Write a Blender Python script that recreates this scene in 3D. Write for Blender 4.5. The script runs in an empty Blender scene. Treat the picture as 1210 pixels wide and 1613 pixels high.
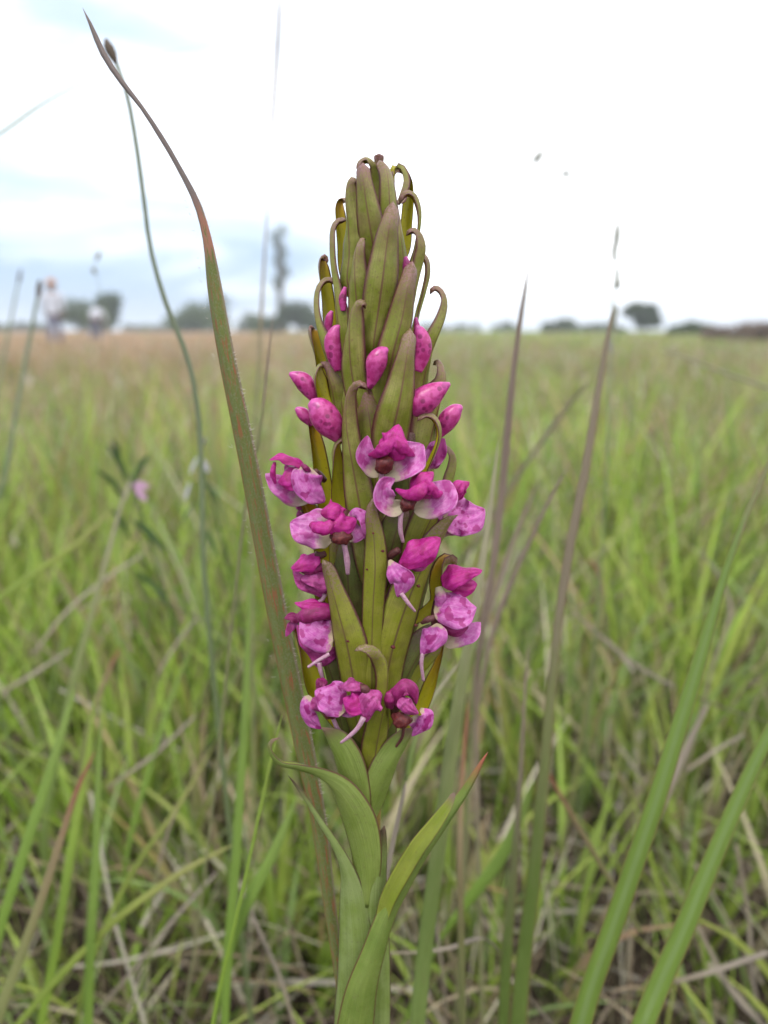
import bpy, math, random
import numpy as np
from mathutils import Vector, Matrix, noise as mnoise
random.seed(7); rng = np.random.default_rng(7)
S = bpy.context.scene
COL = S.collection
R = math.radians

# ------------------------------------------------------------------ camera
F_PX, CX, CY = 1254.4, 605.0, 806.5       # focal length in photograph pixels (28 mm on a 36 mm long side)
CAM_H = 0.45
HORIZON = 520.0
PITCH = math.atan((CY - HORIZON) / F_PX)
D0 = 0.20                                   # metres from the lens to the flower spike
cd = bpy.data.cameras.new('camera'); cam = bpy.data.objects.new('camera', cd); COL.objects.link(cam)
cam.location = (0, 0, CAM_H); cam.rotation_euler = (math.pi/2 - PITCH, 0, 0)
cd.sensor_fit = 'VERTICAL'; cd.sensor_height = 36; cd.sensor_width = 27; cd.lens = 28
cd.clip_start = 0.01; cd.clip_end = 6000
cd.dof.use_dof = True; cd.dof.focus_distance = 0.191; cd.dof.aperture_fstop = 8.8; cd.dof.aperture_blades = 7
S.camera = cam

# ------------------------------------------------------------------ world, sun, exposure
SUN_EL, SUN_AZ = R(58), R(-35)              # high, from behind the photographer
w = bpy.data.worlds.new('World'); S.world = w; w.use_nodes = True
nt = w.node_tree; N = nt.nodes; Lk = nt.links; N.clear()
out = N.new('ShaderNodeOutputWorld')
sky = N.new('ShaderNodeTexSky'); sky.sky_type = 'NISHITA'; sky.sun_disc = False
sky.sun_elevation = SUN_EL; sky.sun_rotation = math.pi + SUN_AZ
bg1 = N.new('ShaderNodeBackground'); bg1.inputs[1].default_value = 0.12; Lk.new(sky.outputs[0], bg1.inputs[0])
tc = N.new('ShaderNodeTexCoord'); sep = N.new('ShaderNodeSeparateXYZ'); Lk.new(tc.outputs['Generated'], sep.inputs[0])
def wmath(op, a, b=None, c=None, clamp=False):
    n = N.new('ShaderNodeMath'); n.operation = op; n.use_clamp = clamp
    for i, x in enumerate((a, b, c)):
        if x is None: continue
        if isinstance(x, (int, float)): n.inputs[i].default_value = x
        else: Lk.new(x, n.inputs[i])
    return n.outputs[0]
def wnoise(scale, sz, detail, rough=.55, off=0.0):
    mp = N.new('ShaderNodeMapping'); mp.inputs['Scale'].default_value = (1, 1, sz); mp.inputs['Location'].default_value = (off, off*.5, off*.3)
    Lk.new(tc.outputs['Generated'], mp.inputs[0])
    n = N.new('ShaderNodeTexNoise'); n.inputs['Scale'].default_value = scale; n.inputs['Detail'].default_value = detail
    n.inputs['Roughness'].default_value = rough; n.inputs['Distortion'].default_value = .4
    Lk.new(mp.outputs[0], n.inputs['Vector']); return n.outputs['Fac']
def wmap(x, a, b, c=0., d=1.):
    n = N.new('ShaderNodeMapRange'); n.interpolation_type = 'SMOOTHSTEP'
    Lk.new(x, n.inputs[0]); n.inputs[1].default_value = a; n.inputs[2].default_value = b; n.inputs[3].default_value = c; n.inputs[4].default_value = d
    return n.outputs[0]
# a bank of blue-grey rain cloud stands all along the western (left) half of the sky, thin streaks above it
west = wmap(sep.outputs[0], 0.17, -0.20)
low = wmap(sep.outputs[2], 0.24, 0.02)
verylow = wmap(sep.outputs[2], -0.005, 0.035, .35, 1.)
bank = wmath('MULTIPLY', wmath('MULTIPLY', west, low), verylow)
bank = wmath('MULTIPLY', bank, wmap(wnoise(3.2, 5., 4), .30, .62, .55, 1.1))
streak = wmath('MULTIPLY', wmap(wnoise(2.6, 4.6, 5, .6, 3.7), .38, .68), wmap(sep.outputs[0], .05, -.22, .10, 1.))
veil = wmath('MULTIPLY', wmap(sep.outputs[0], .10, -.30), .46)
mask = wmath('MAXIMUM', wmap(bank, .02, .80), wmath('ADD', veil, wmath('MULTIPLY', streak, .38)), None, True)
haze_low = wmap(sep.outputs[2], .07, .0, 0., .62)
cl = N.new('ShaderNodeMix'); cl.data_type = 'RGBA'
cl.inputs['A'].default_value = (1.26, 1.28, 1.31, 1); cl.inputs['B'].default_value = (.295, .41, .56, 1)
Lk.new(wmath('MAXIMUM', mask, haze_low), cl.inputs['Factor'])
bg2 = N.new('ShaderNodeBackground'); Lk.new(cl.outputs['Result'], bg2.inputs[0]); bg2.inputs[1].default_value = 1.0
mx = N.new('ShaderNodeMixShader'); mx.inputs[0].default_value = .93
Lk.new(bg1.outputs[0], mx.inputs[1]); Lk.new(bg2.outputs[0], mx.inputs[2]); Lk.new(mx.outputs[0], out.inputs[0])

sl = bpy.data.lights.new('sun', 'SUN'); sl.energy = 1.3; sl.angle = R(14); sl.color = (1, .97, .92)
so = bpy.data.objects.new('sun', sl); COL.objects.link(so)
sd = Vector((math.sin(SUN_AZ)*math.cos(SUN_EL), -math.cos(SUN_AZ)*math.cos(SUN_EL), math.sin(SUN_EL)))
so.rotation_euler = sd.to_track_quat('Z', 'Y').to_euler(); so.location = (0, -2, 6)
S.view_settings.view_transform = 'Standard'; S.view_settings.look = 'None'
S.view_settings.exposure = 0.86; S.view_settings.gamma = 1.0
S.cycles.max_bounces = 6; S.cycles.transmission_bounces = 4; S.cycles.transparent_max_bounces = 4

# ------------------------------------------------------------------ coordinate helpers
CM = Matrix.Translation(cam.location) @ cam.rotation_euler.to_matrix().to_4x4()
CMn = np.array(CM)
def cam2world(p):                         # n x 3 camera-space metres -> world
    p = np.asarray(p, float); return p @ CMn[:3, :3].T + CMn[:3, 3]
def unproj(px, py, d):                    # photo pixel + distance along the axis -> camera space
    return np.array([(px-CX)*d/F_PX, -(py-CY)*d/F_PX, -d])
def at(px, D, h=0.0):                     # a ground point D metres out in the direction of column px
    return Vector(((px-CX)*D/F_PX/math.cos(0), D, h))
AX = D0/F_PX                              # metres per pixel at the flower spike
def axis_z(py): return 0.15*(700-py)      # the spike is nearly plumb, the lens looks down on it
def plant(px, py, z=0.0): return unproj(px, py, D0-(axis_z(py)+z)*AX)

# ------------------------------------------------------------------ object helpers
def tag(o, label=None, cat=None, group=None, kind=None):
    if label: o['label'] = label
    if cat: o['category'] = cat
    if group: o['group'] = group
    if kind: o['kind'] = kind
    return o
def empty(name, loc, label, cat, group=None):
    o = bpy.data.objects.new(name, None); COL.objects.link(o); o.location = loc; o.empty_display_size = .02
    return tag(o, label, cat, group)
def mesh_obj(name, verts, faces, mats, parent=None, fmat=None, uvs=None, smooth=True, cols=None, origin=None):
    """One mesh object from world-space verts."""
    verts = np.asarray(verts, float)
    if origin is None: origin = verts[0].copy()
    origin = np.asarray(origin, float)
    me = bpy.data.meshes.new(name)
    me.from_pydata((verts-origin).tolist(), [], [tuple(f) for f in faces])
    for m in (mats if isinstance(mats, (list, tuple)) else [mats]): me.materials.append(m)
    if fmat is not None: me.polygons.foreach_set('material_index', np.asarray(fmat, dtype=np.int32))
    if smooth: me.polygons.foreach_set('use_smooth', np.ones(len(me.polygons), dtype=bool))
    if uvs is not None:
        uvl = me.uv_layers.new(name='UVMap'); li = np.zeros(len(me.loops), dtype=np.int32)
        me.loops.foreach_get('vertex_index', li); uvl.data.foreach_set('uv', np.asarray(uvs, float)[li].ravel())
    if cols is not None:
        ca = me.color_attributes.new('Col', 'FLOAT_COLOR', 'POINT'); ca.data.foreach_set('color', np.asarray(cols, float).ravel())
    me.update()
    o = bpy.data.objects.new(name, me); COL.objects.link(o)
    if parent is not None:
        pw = Vector((0, 0, 0)); q = parent
        while q is not None: pw += q.location; q = q.parent
        o.parent = parent; o.location = Vector(origin)-pw
    else: o.location = origin
    return o
def catmull(P, n):
    P = np.asarray(P, float); k = len(P)
    if k == 2: t = np.linspace(0, 1, n)[:, None]; return P[0]*(1-t)+P[1]*t
    seg = np.linalg.norm(np.diff(P[:, :3], axis=0), axis=1)**.5 + 1e-9
    T = np.r_[0, np.cumsum(seg)]
    m = np.zeros_like(P)
    for i in range(k):
        if i == 0: m[i] = (P[1]-P[0])/(T[1]-T[0])
        elif i == k-1: m[i] = (P[-1]-P[-2])/(T[-1]-T[-2])
        else:
            a = (P[i]-P[i-1])/(T[i]-T[i-1]); b = (P[i+1]-P[i])/(T[i+1]-T[i])
            h0, h1 = T[i]-T[i-1], T[i+1]-T[i]; m[i] = (a*h1+b*h0)/(h0+h1)
    # roughly even steps in arc length
    L = np.r_[0, np.cumsum(np.linalg.norm(np.diff(P[:, :3], axis=0), axis=1))]
    s = np.interp(np.linspace(0, L[-1], n), L, T)
    s = .65*s + .35*np.linspace(0, T[-1], n)
    out = []
    for x in s:
        i = min(max(int(np.searchsorted(T, x, side='right'))-1, 0), k-2)
        h = T[i+1]-T[i]; t = (x-T[i])/h; t2, t3 = t*t, t*t*t
        out.append((2*t3-3*t2+1)*P[i]+(t3-2*t2+t)*h*m[i]+(-2*t3+3*t2)*P[i+1]+(t3-t2)*h*m[i+1])
    return np.array(out)
def unit(v): return v/(np.linalg.norm(v, axis=-1, keepdims=True)+1e-12)

def ribbon(name, ctr, wid, wdir, mats, parent=None, cup=.3, thick=.0003, n=26, m=9, rnd=.12, power=1.6, wave=0., seed=0, world=True, fold=0., vext=0., tipcup=0., crump=0., smooth_w=False):
    """A closed leaf-like shell: centreline (camera-space metres, base to tip), widths (m), width directions.
    Slot 0 is the outer face, slot 1 the inner face; u runs across, v from base to tip."""
    k = len(ctr)
    C = catmull(np.c_[np.asarray(ctr), np.asarray(wid)[:, None], np.asarray(wdir)], n)
    c, ww, wd = C[:, :3], np.maximum(C[:, 3], 1e-5), C[:, 4:7]
    v = np.linspace(0, 1, n)
    if rnd > 0:
        q = np.clip((v-(1-rnd))/rnd, 0, 1); ww = ww*np.maximum(1-q**2.4, .002)**.5
    if smooth_w:
        kk = int(n*.16); ke = np.hanning(2*kk+3)[1:-1]; ke /= ke.sum(); pw = np.pad(C[:, 3], kk, mode='edge'); ww = np.convolve(pw, ke, 'valid')*1.04
        q = np.clip((v-.45)/.55, 0, 1); ww = ww*np.maximum(1-q**2.6, .0005)**.55; q = np.clip((.14-v)/.14, 0, 1); ww = ww*(1-.5*q*q)
        ww = np.maximum(ww, 2e-5)
    T = unit(np.gradient(c, axis=0))
    wd = unit(wd-(wd*T).sum(1, keepdims=True)*T)
    nn = np.cross(wd, T)
    cupv = cup+tipcup*np.clip((v-.45)/.3, 0, 1)
    r = random.Random(seed); ph1, ph2, ph3 = r.uniform(0, 6), r.uniform(0, 6), r.uniform(1.2, 2.2)
    s = np.linspace(-1, 1, m)
    top = np.zeros((n, m, 3)); cs = [(r.uniform(1, 3.2), r.uniform(1.2, 5.5), r.uniform(0, 6.3), r.uniform(.4, 1)) for _ in range(6)]
    for j, sj in enumerate(s):
        crease = (-.030*ww*math.exp(-(sj/.14)**2)+.05*ww*max(0, abs(sj)-.72)/.28*np.sin(ph3*5*v+(ph1 if sj < 0 else ph2))) if smooth_w else 0.
        off = crease-cupv*ww*.5*abs(sj)**power
        off = off + wave*ww*(abs(sj)**2)*np.sin(ph3*math.pi*2*v+(ph1 if sj < 0 else ph2))
        off = off + fold*ww*sj
        if crump:
            off = off + crump*ww*sum(a_*np.sin(fs*sj*1.6+fv*v*math.pi+p_) for fs, fv, p_, a_ in cs)*(.35+.65*abs(sj))
            off = off + crump*.55*ww*np.sin(13*sj*(1.3-.5*v)+ph1)*np.clip(v*2.5, 0, 1)
        lat = .5*ww*sj*(1-.2*cup*abs(sj))
        lat = lat*(1+.9*wave*np.sin(8*v+(ph2 if sj > 0 else ph1))+.4*wave*np.sin(19*v+ph1)) if wave else lat
        top[:, j] = c+wd*lat[:, None]+nn*off[:, None]
    th = thick*np.clip(ww/ww.max()*1.5, .25, 1)
    edge = (1-.75*np.abs(s)**3)
    bot = top - nn[:, None, :]*th[:, None, None]*edge[None, :, None]
    V = np.concatenate([top.reshape(-1, 3), bot.reshape(-1, 3)])
    U = np.zeros((n, m, 2)); U[..., 0] = (s[None]+1)/2; U[..., 1] = ((v-vext)/(1-vext))[:, None]
    U = np.concatenate([U.reshape(-1, 2)]*2)
    faces, fm = [], []
    o = n*m
    for i in range(n-1):
        for j in range(m-1):
            a = i*m+j
            faces.append((a, a+m, a+m+1, a+1)); fm.append(0)
            faces.append((o+a, o+a+1, o+a+m+1, o+a+m)); fm.append(1)
    for i in range(n-1):
        a = i*m; faces.append((a, o+a, o+a+m, a+m)); fm.append(1)
        a = i*m+m-1; faces.append((a, a+m, o+a+m, o+a)); fm.append(1)
    for j in range(m-1):
        faces.append((j, j+1, o+j+1, o+j)); fm.append(0)
        a = (n-1)*m+j; faces.append((a, o+a, o+a+1, a+1)); fm.append(0)
    if not isinstance(mats, (list, tuple)): fm = [0]*len(fm)
    return mesh_obj(name, cam2world(V) if world else V, faces, mats, parent, fm, U)

def tube_mesh(ctr, rad, n=16, m=10, flat=1.0, closed=True, space='cam'):
    C = catmull(np.c_[np.asarray(ctr), np.asarray(rad)[:, None]], n)
    c, r = C[:, :3], np.maximum(C[:, 3], 1e-6)
    T = unit(np.gradient(c, axis=0)); ref = np.array([0, 0, 1.]) if space == 'cam' else np.array([.3, 1., .1])
    a = unit(np.cross(T, ref)); b = np.cross(a, T)
    V, U = [], []
    for i in range(n):
        for j in range(m):
            t = 2*math.pi*j/m
            V.append(c[i]+a[i]*math.cos(t)*r[i]+b[i]*math.sin(t)*r[i]*flat); U.append((abs(2*j/m-1), i/(n-1)))
    faces = [(i*m+j, i*m+(j+1) % m, (i+1)*m+(j+1) % m, (i+1)*m+j) for i in range(n-1) for j in range(m)]
    if closed:
        faces.append(tuple(range(m))[::-1]); faces.append(tuple((n-1)*m+j for j in range(m)))
    return np.array(V), faces, np.array(U)
def tube(name, ctr, rad, mat, parent=None, n=16, m=10, flat=1.0, space='cam'):
    V, Fc, U = tube_mesh(ctr, rad, n, m, flat, True, space)
    return mesh_obj(name, cam2world(V) if space == 'cam' else V, Fc, mat, parent, None, U)

# ------------------------------------------------------------------ materials
class MB:
    def __init__(s, name, rough=.5, spec=.5):
        s.m = bpy.data.materials.new(name); s.m.use_nodes = True; s.t = s.m.node_tree; s.n = s.t.nodes
        s.b = s.n['Principled BSDF']; s.b.inputs['Roughness'].default_value = rough
        s.b.inputs['Specular IOR Level'].default_value = spec
        s.uv = None
    def L(s, a, b): s.t.links.new(a, b)
    def math(s, op, a, b=None, c=None, clamp=False):
        n = s.n.new('ShaderNodeMath'); n.operation = op; n.use_clamp = clamp
        for i, x in enumerate((a, b, c)):
            if x is None: continue
            if isinstance(x, (int, float)): n.inputs[i].default_value = x
            else: s.L(x, n.inputs[i])
        return n.outputs[0]
    def ramp(s, x, a, b, c=0., d=1.):
        n = s.n.new('ShaderNodeMapRange'); n.interpolation_type = 'SMOOTHSTEP'; s.L(x, n.inputs[0])
        for i, q in enumerate((a, b, c, d)): n.inputs[i+1].default_value = q
        return n.outputs[0]
    def mix(s, f, a, b):
        n = s.n.new('ShaderNodeMix'); n.data_type = 'RGBA'
        for k, x in (('Factor', f), ('A', a), ('B', b)):
            sock = n.inputs[k] if k == 'Factor' else [i for i in n.inputs if i.name == k and i.type == 'RGBA'][0]
            if isinstance(x, (int, float)): sock.default_value = x
            elif isinstance(x, tuple): sock.default_value = x+(1,)
            else: s.L(x, sock)
        return [o for o in n.outputs if o.type == 'RGBA'][0]
    def U(s):
        if s.uv is None:
            u = s.n.new('ShaderNodeUVMap'); q = s.n.new('ShaderNodeSeparateXYZ'); s.L(u.outputs[0], q.inputs[0])
            s.uv = (q.outputs[0], q.outputs[1], u.outputs[0])
        return s.uv
    def geo(s):
        return s.n.new('ShaderNodeNewGeometry').outputs['Position']
    def noise(s, vec, scale, detail=3, rough=.55, stretch=None, rnd=True):
        if stretch or rnd:
            mp = s.n.new('ShaderNodeMapping'); s.L(vec, mp.inputs[0])
            if stretch: mp.inputs['Scale'].default_value = stretch
            if rnd:
                oi = s.n.new('ShaderNodeObjectInfo'); cb = s.n.new('ShaderNodeCombineXYZ')
                for i in range(3): s.L(s.math('MULTIPLY', oi.outputs['Random'], 37.+i*11), cb.inputs[i])
                s.L(cb.outputs[0], mp.inputs['Location'])
            vec = mp.outputs[0]
        n = s.n.new('ShaderNodeTexNoise'); n.inputs['Scale'].default_value = scale
        n.inputs['Detail'].default_value = detail; n.inputs['Roughness'].default_value = rough
        s.L(vec, n.inputs['Vector']); return n.outputs['Fac']
    def rnd(s): return s.n.new('ShaderNodeObjectInfo').outputs['Random']
    def edge(s):
        return s.math('ABSOLUTE', s.math('MULTIPLY_ADD', s.U()[0], 2., -1.))
    def bump(s, h, strength=.3, dist=.0003):
        n = s.n.new('ShaderNodeBump'); n.inputs['Strength'].default_value = strength; n.inputs['Distance'].default_value = dist
        s.L(h, n.inputs['Height']); s.L(n.outputs[0], s.b.inputs['Normal'])
    def out(s, col, trans=0., tcol=None):
        if isinstance(col, tuple): s.b.inputs['Base Color'].default_value = col+(1,)
        else: s.L(col, s.b.inputs['Base Color'])
        if trans > 0:
            t = s.n.new('ShaderNodeBsdfTranslucent'); tcol = tcol or col
            if isinstance(tcol, tuple): t.inputs[0].default_value = tcol+(1,)
            else: s.L(tcol, t.inputs[0])
            mxs = s.n.new('ShaderNodeMixShader'); mxs.inputs[0].default_value = trans
            s.L(s.b.outputs[0], mxs.inputs[1]); s.L(t.outputs[0], mxs.inputs[2])
            s.L(mxs.outputs[0], s.n['Material Output'].inputs[0])
        return s.m

def m_bract_outer(name, green, green2, purple, tip0=.56, tipmax=.88, edge0=.66, ribw=.035, speck=.5):
    q = MB(name, .42, .5); u, v, uv = q.U(); e = q.edge(); g = q.geo()
    n1 = q.noise(g, 260, 4); n2 = q.noise(g, 1900, 3); nf = q.noise(uv, 5, 5, .7, (14, 1, 1))
    base = q.mix(q.ramp(n1, .35, .68), green, green2)
    base = q.mix(q.math('MULTIPLY', q.ramp(q.noise(uv, 5, 2, .5, (20, .4, 1)), .42, .6), .42), base, tuple(x*.7 for x in green))
    tip = q.math('MULTIPLY', q.ramp(q.math('ADD', v, q.math('MULTIPLY', q.math('SUBTRACT', n2, .5), .5)), tip0, 1.0), tipmax)
    ed = q.ramp(q.math('ADD', e, q.math('MULTIPLY', q.math('SUBTRACT', n2, .5), .18)), edge0, .98, 0, .9)
    rib = q.math('MULTIPLY', q.ramp(e, ribw, ribw*2.2, .75, 0), q.ramp(v, .04, .25))
    sp = q.math('MULTIPLY', q.ramp(n2, .56, .68), speck)
    blot = q.math('MULTIPLY', q.ramp(q.noise(g, 150, 3), .52, .72), .42)
    tip = q.math('MULTIPLY', tip, q.math('MULTIPLY_ADD', q.rnd(), .35, .72))
    f = q.math('MAXIMUM', q.math('MAXIMUM', tip, ed), q.math('MAXIMUM', rib, q.math('MAXIMUM', q.math('MULTIPLY', sp, q.ramp(v, .0, .6, .35, 1.)), blot)), None, True)
    col = q.mix(f, base, purple)
    # silvery bloom on the tips
    col = q.mix(q.math('MULTIPLY', q.ramp(v, .7, .98, 0, .40), q.ramp(n2, .42, .6)), col, (.46, .26, .27))
    col = q.mix(q.ramp(q.math('ADD', e, q.math('MULTIPLY', q.math('SUBTRACT', n2, .5), .08)), .88, .96, 0, .85), col, (.10, .018, .026))
    q.bump(q.math('ADD', q.math('MULTIPLY', n2, .6), nf), .45, .0003)
    return q.out(col, .20, base)
def m_bract_inner(name, col1, col2, edgec):
    q = MB(name, .38, .5); u, v, uv = q.U(); e = q.edge(); g = q.geo()
    nf = q.noise(uv, 5, 5, .7, (12, 1, 1)); n2 = q.noise(g, 1500, 3)
    base = q.mix(q.ramp(nf, .3, .7), col1, col2)
    base = q.mix(q.ramp(v, .55, .95, 0, .75), base, (.55, .22, .02))
    f = q.math('MAXIMUM', q.ramp(e, .80, .97), q.math('MULTIPLY', q.ramp(n2, .62, .7), .4))
    f = q.math('MAXIMUM', f, q.ramp(v, .85, 1., 0, .8))
    q.bump(nf, .3, .0002)
    return q.out(q.mix(f, base, edgec), .35, q.mix(f, col1, edgec))
PUR = (.165, .042, .050)
M = {}
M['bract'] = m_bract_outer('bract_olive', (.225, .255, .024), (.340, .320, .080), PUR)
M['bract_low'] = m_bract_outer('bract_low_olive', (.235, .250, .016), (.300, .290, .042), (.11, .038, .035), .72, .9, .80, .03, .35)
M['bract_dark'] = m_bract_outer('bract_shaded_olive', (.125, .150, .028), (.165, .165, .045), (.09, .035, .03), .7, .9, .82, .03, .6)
M['inner'] = m_bract_inner('bract_yellow_inner', (.50, .43, .012), (.40, .38, .02), (.12, .03, .025))
M['inner_green'] = m_bract_inner('bract_green_inner', (.19, .26, .03), (.15, .22, .025), (.12, .04, .03))

def m_leaf(name, a, b, edgec, tipc, tip0=.86, tmax=.9):
    q = MB(name, .36, .5); u, v, uv = q.U(); e = q.edge(); g = q.geo()
    nf = q.noise(uv, 4, 6, .7, (26, 1.2, 1)); n1 = q.noise(g, 160, 3); n2 = q.noise(g, 1500, 2)
    base = q.mix(q.ramp(q.math('MULTIPLY_ADD', nf, .6, q.math('MULTIPLY', n1, .4)), .36, .62), a, b)
    f = q.math('MAXIMUM', q.ramp(e, .90, .985, 0, .95), q.ramp(v, tip0, 1, 0, tmax))
    f = q.math('MAXIMUM', f, q.math('MULTIPLY', q.ramp(n2, .62, .70), .3))
    vn = q.noise(uv, 6, 2, .5, (16, .35, 1)); base = q.mix(q.math('MULTIPLY', q.ramp(vn, .40, .62), .35), base, tuple(x*.55 for x in a))
    dst = q.noise(g, 620, 4, .7); base = q.mix(q.math('MULTIPLY', q.ramp(dst, .58, .72), .28), base, (.24, .20, .10))
    q.L(q.ramp(dst, .3, .7, .28, .55), q.b.inputs['Roughness'])
    q.bump(q.math('ADD', nf, q.math('MULTIPLY', vn, 1.6)), .55, .0005)
    return q.out(q.mix(f, base, edgec if tipc is None else q.mix(q.ramp(v, tip0-.1, 1), edgec, tipc)), .18, b)
M['leaf'] = m_leaf('leaf_green', (.20, .28, .04), (.30, .37, .09), (.12, .04, .03), (.22, .10, .09))
M['leaf_blue'] = m_leaf('leaf_bluish_green', (.20, .28, .045), (.32, .39, .14), (.10, .035, .04), None)
M['leaf_red'] = m_leaf('leaf_red_tipped', (.16, .24, .035), (.25, .32, .07), (.14, .04, .03), (.42, .10, .07), .88, 1.)
M['leaf_in'] = m_leaf('leaf_yellow_inner', (.22, .28, .025), (.33, .36, .05), (.12, .04, .03), (.22, .12, .12))

def m_petal(name, pale, mid, dark, base=None, spots=.5, spot_scale=520, basev=.17):
    q = MB(name, .40, .45); u, v, uv = q.U(); e = q.edge(); g = q.geo()
    n1 = q.noise(g, spot_scale, 2, .4); n2 = q.noise(g, spot_scale*2.3, 3, .6); nf = q.noise(uv, 4, 5, .7, (16, 1.3, 1))
    c = q.mix(q.ramp(q.math('MULTIPLY_ADD', n2, .6, q.math('MULTIPLY', nf, .4)), .38, .62), pale, mid)
    sp = q.math('MULTIPLY', q.ramp(n1, .555, .595), spots)
    c = q.mix(sp, c, dark)
    vn = q.noise(uv, 6, 2, .5, (11, .5, 1)); c = q.mix(q.math('MULTIPLY', q.ramp(vn, .50, .60), .38), c, dark)
    c = q.mix(q.ramp(e, .86, 1., 0, .5), c, pale)
    if base: c = q.mix(q.ramp(q.math('ADD', v, q.math('MULTIPLY', q.math('SUBTRACT', n2, .5), .35)), basev*.35, basev, .95, 0), c, base)
    q.bump(q.math('ADD', nf, q.math('MULTIPLY', n2, .8)), .5, .00025)
    q.b.inputs['Subsurface Weight'].default_value = .0
    return q.out(c, .26, mid)
MAG = (.46, .022, .225)
M['hood'] = m_petal('hood_magenta', (.60, .032, .33), (.45, .012, .20), (.28, .007, .08), None, .45, 420)
M['hood_dark'] = m_petal('hood_wine', (.40, .03, .20), (.27, .014, .11), (.16, .008, .05), None, .5, 420)
M['petal'] = m_petal('petal_mottled_pink', (.65, .21, .52), (.52, .075, .37), (.33, .016, .17), (.54, .43, .26), .9, 400)
M['petal_pale'] = m_petal('petal_white_based_pink', (.68, .26, .55), (.55, .10, .40), (.42, .03, .23), (.54, .47, .30), .7, 420, .46)
M['petal_deep'] = m_petal('petal_purple_pink', (.54, .09, .34), (.42, .040, .21), (.20, .012, .09), None, .6, 480)
M['spur'] = m_petal('spur_pale_pink', (.66, .44, .52), (.52, .26, .38), (.40, .12, .22), None, .25, 900)
M['column'] = m_petal('column_dark_red', (.13, .018, .022), (.075, .010, .014), (.30, .06, .05), None, .35, 900)
M['neck'] = m_petal('neck_brown_purple', (.14, .045, .045), (.09, .025, .03), (.22, .07, .06), None, .3, 500)
def m_bud():
    q = MB('bud_spotted_magenta', .36, .5); u, v, uv = q.U(); g = q.geo()
    vo = q.n.new('ShaderNodeTexVoronoi'); vo.inputs['Scale'].default_value = 620; q.L(g, vo.inputs['Vector'])
    n1 = q.noise(g, 700, 3); n0 = q.noise(g, 260, 2)
    sp = q.math('MULTIPLY', q.ramp(vo.outputs['Distance'], .30, .42, 1, 0), q.ramp(n0, .40, .52))
    c = q.mix(q.ramp(n1, .38, .62), (.53, .065, .27), (.39, .024, .16))
    c = q.mix(q.math('MULTIPLY', sp, .75), c, (.16, .008, .06))
    c = q.mix(q.ramp(v, .72, .98, 0, .5), c, (.62, .10, .40))
    c = q.mix(q.ramp(u, .45, .5, 0, .0), c, (.5, .2, .3))
    q.bump(n1, .35, .0002); return q.out(c, .08, (.5, .05, .3))
M['bud'] = m_bud()
def m_stem():
    q = MB('stem_olive_brown', .45); g = q.geo(); n1 = q.noise(g, 130, 4); n2 = q.noise(g, 1200, 3)
    c = q.mix(q.ramp(n1, .35, .65), (.17, .17, .025), (.20, .13, .03)); q.bump(n2, .3, .0003)
    return q.out(q.mix(q.math('MULTIPLY', q.ramp(n2, .58, .66), .5), c, (.07, .03, .02)))
M['stem'] = m_stem()

# the hairy blade: green below, red rust marks, greyish purple dry twisted top
q = MB('hairy_blade', .6, .3); u, v, uv = q.U(); e = q.edge(); g = q.geo()
nf = q.noise(uv, 3, 6, .75, (46, 3, 1), False); n1 = q.noise(uv, 5, 5, .65, (2.2, 7, 1), False); n2 = q.noise(g, 2600, 3, .6, None, False)
c = q.mix(q.ramp(nf, .35, .65), (.095, .125, .022), (.180, .205, .055))
c = q.mix(q.math('MULTIPLY', q.ramp(n2, .5, .62), .35), c, (.27, .26, .20))
c = q.mix(q.math('MULTIPLY', q.ramp(q.math('ADD', n1, q.math('MULTIPLY', nf, .25)), .66, .74), q.ramp(v, .78, .72)), c, (.30, .095, .045))
c = q.mix(q.math('MULTIPLY', q.ramp(u, .12, .0), .7), c, (.30, .09, .04))
c = q.mix(q.math('MULTIPLY', q.ramp(u, .86, .97), .7), c, (.30, .22, .17))
c = q.mix(q.ramp(v, .735, .775), c, q.mix(q.ramp(nf, .35, .65), (.14, .105, .095), (.30, .24, .22)))
c = q.mix(q.math('MULTIPLY', q.math('MULTIPLY', q.ramp(v, .69, .72), q.ramp(v, .785, .75)), q.ramp(n1, .38, .5)), c, (.36, .16, .11))
q.bump(q.math('ADD', nf, q.math('MULTIPLY', n2, .5)), .6, .0005); M['blade_hairy'] = q.out(c, .08, (.2, .22, .06))

def m_blade(name, low, mid, top, sheen=None, edgec=None, t1=.45, t2=.8, trans=.25):
    """grass blade coloured along its length (low, mid, top)"""
    q = MB(name, .62, .3); u, v, uv = q.U(); e = q.edge()
    nf = q.noise(uv, 4, 5, .7, (16, 5, 1)); nl = q.noise(uv, 3, 4, .6, (1, 8, 1))
    vv = q.math('ADD', v, q.math('MULTIPLY', q.math('SUBTRACT', nl, .5), .35))
    c = q.mix(q.ramp(vv, .12, t1), low, mid); c = q.mix(q.ramp(vv, t1, t2), c, top)
    c = q.mix(q.math('MULTIPLY', q.ramp(nf, .35, .7), .35), c, tuple(min(1, x*1.6) for x in mid))
    if sheen: c = q.mix(q.ramp(e, .05, .45, .75, 0), c, sheen)
    if edgec: c = q.mix(q.ramp(e, .78, .97, 0, .8), c, edgec)
    nb = q.noise(uv, 6, 5, .7, (2.5, 9, 1)); c = q.mix(q.math('MULTIPLY', q.ramp(nb, .60, .70), .55), c, (.26, .17, .09))
    rb = q.noise(uv, 6, 2, .5, (22, .6, 1)); c = q.mix(q.math('MULTIPLY', q.ramp(rb, .4, .6), .22), c, tuple(x*.5 for x in mid))
    q.bump(q.math('ADD', nf, q.math('MULTIPLY', rb, 1.5)), .6, .0008); return q.out(c, trans, mid)
GR = (.155, .245, .035); BRN = (.20, .115, .085); STR = (.42, .34, .24)
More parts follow.
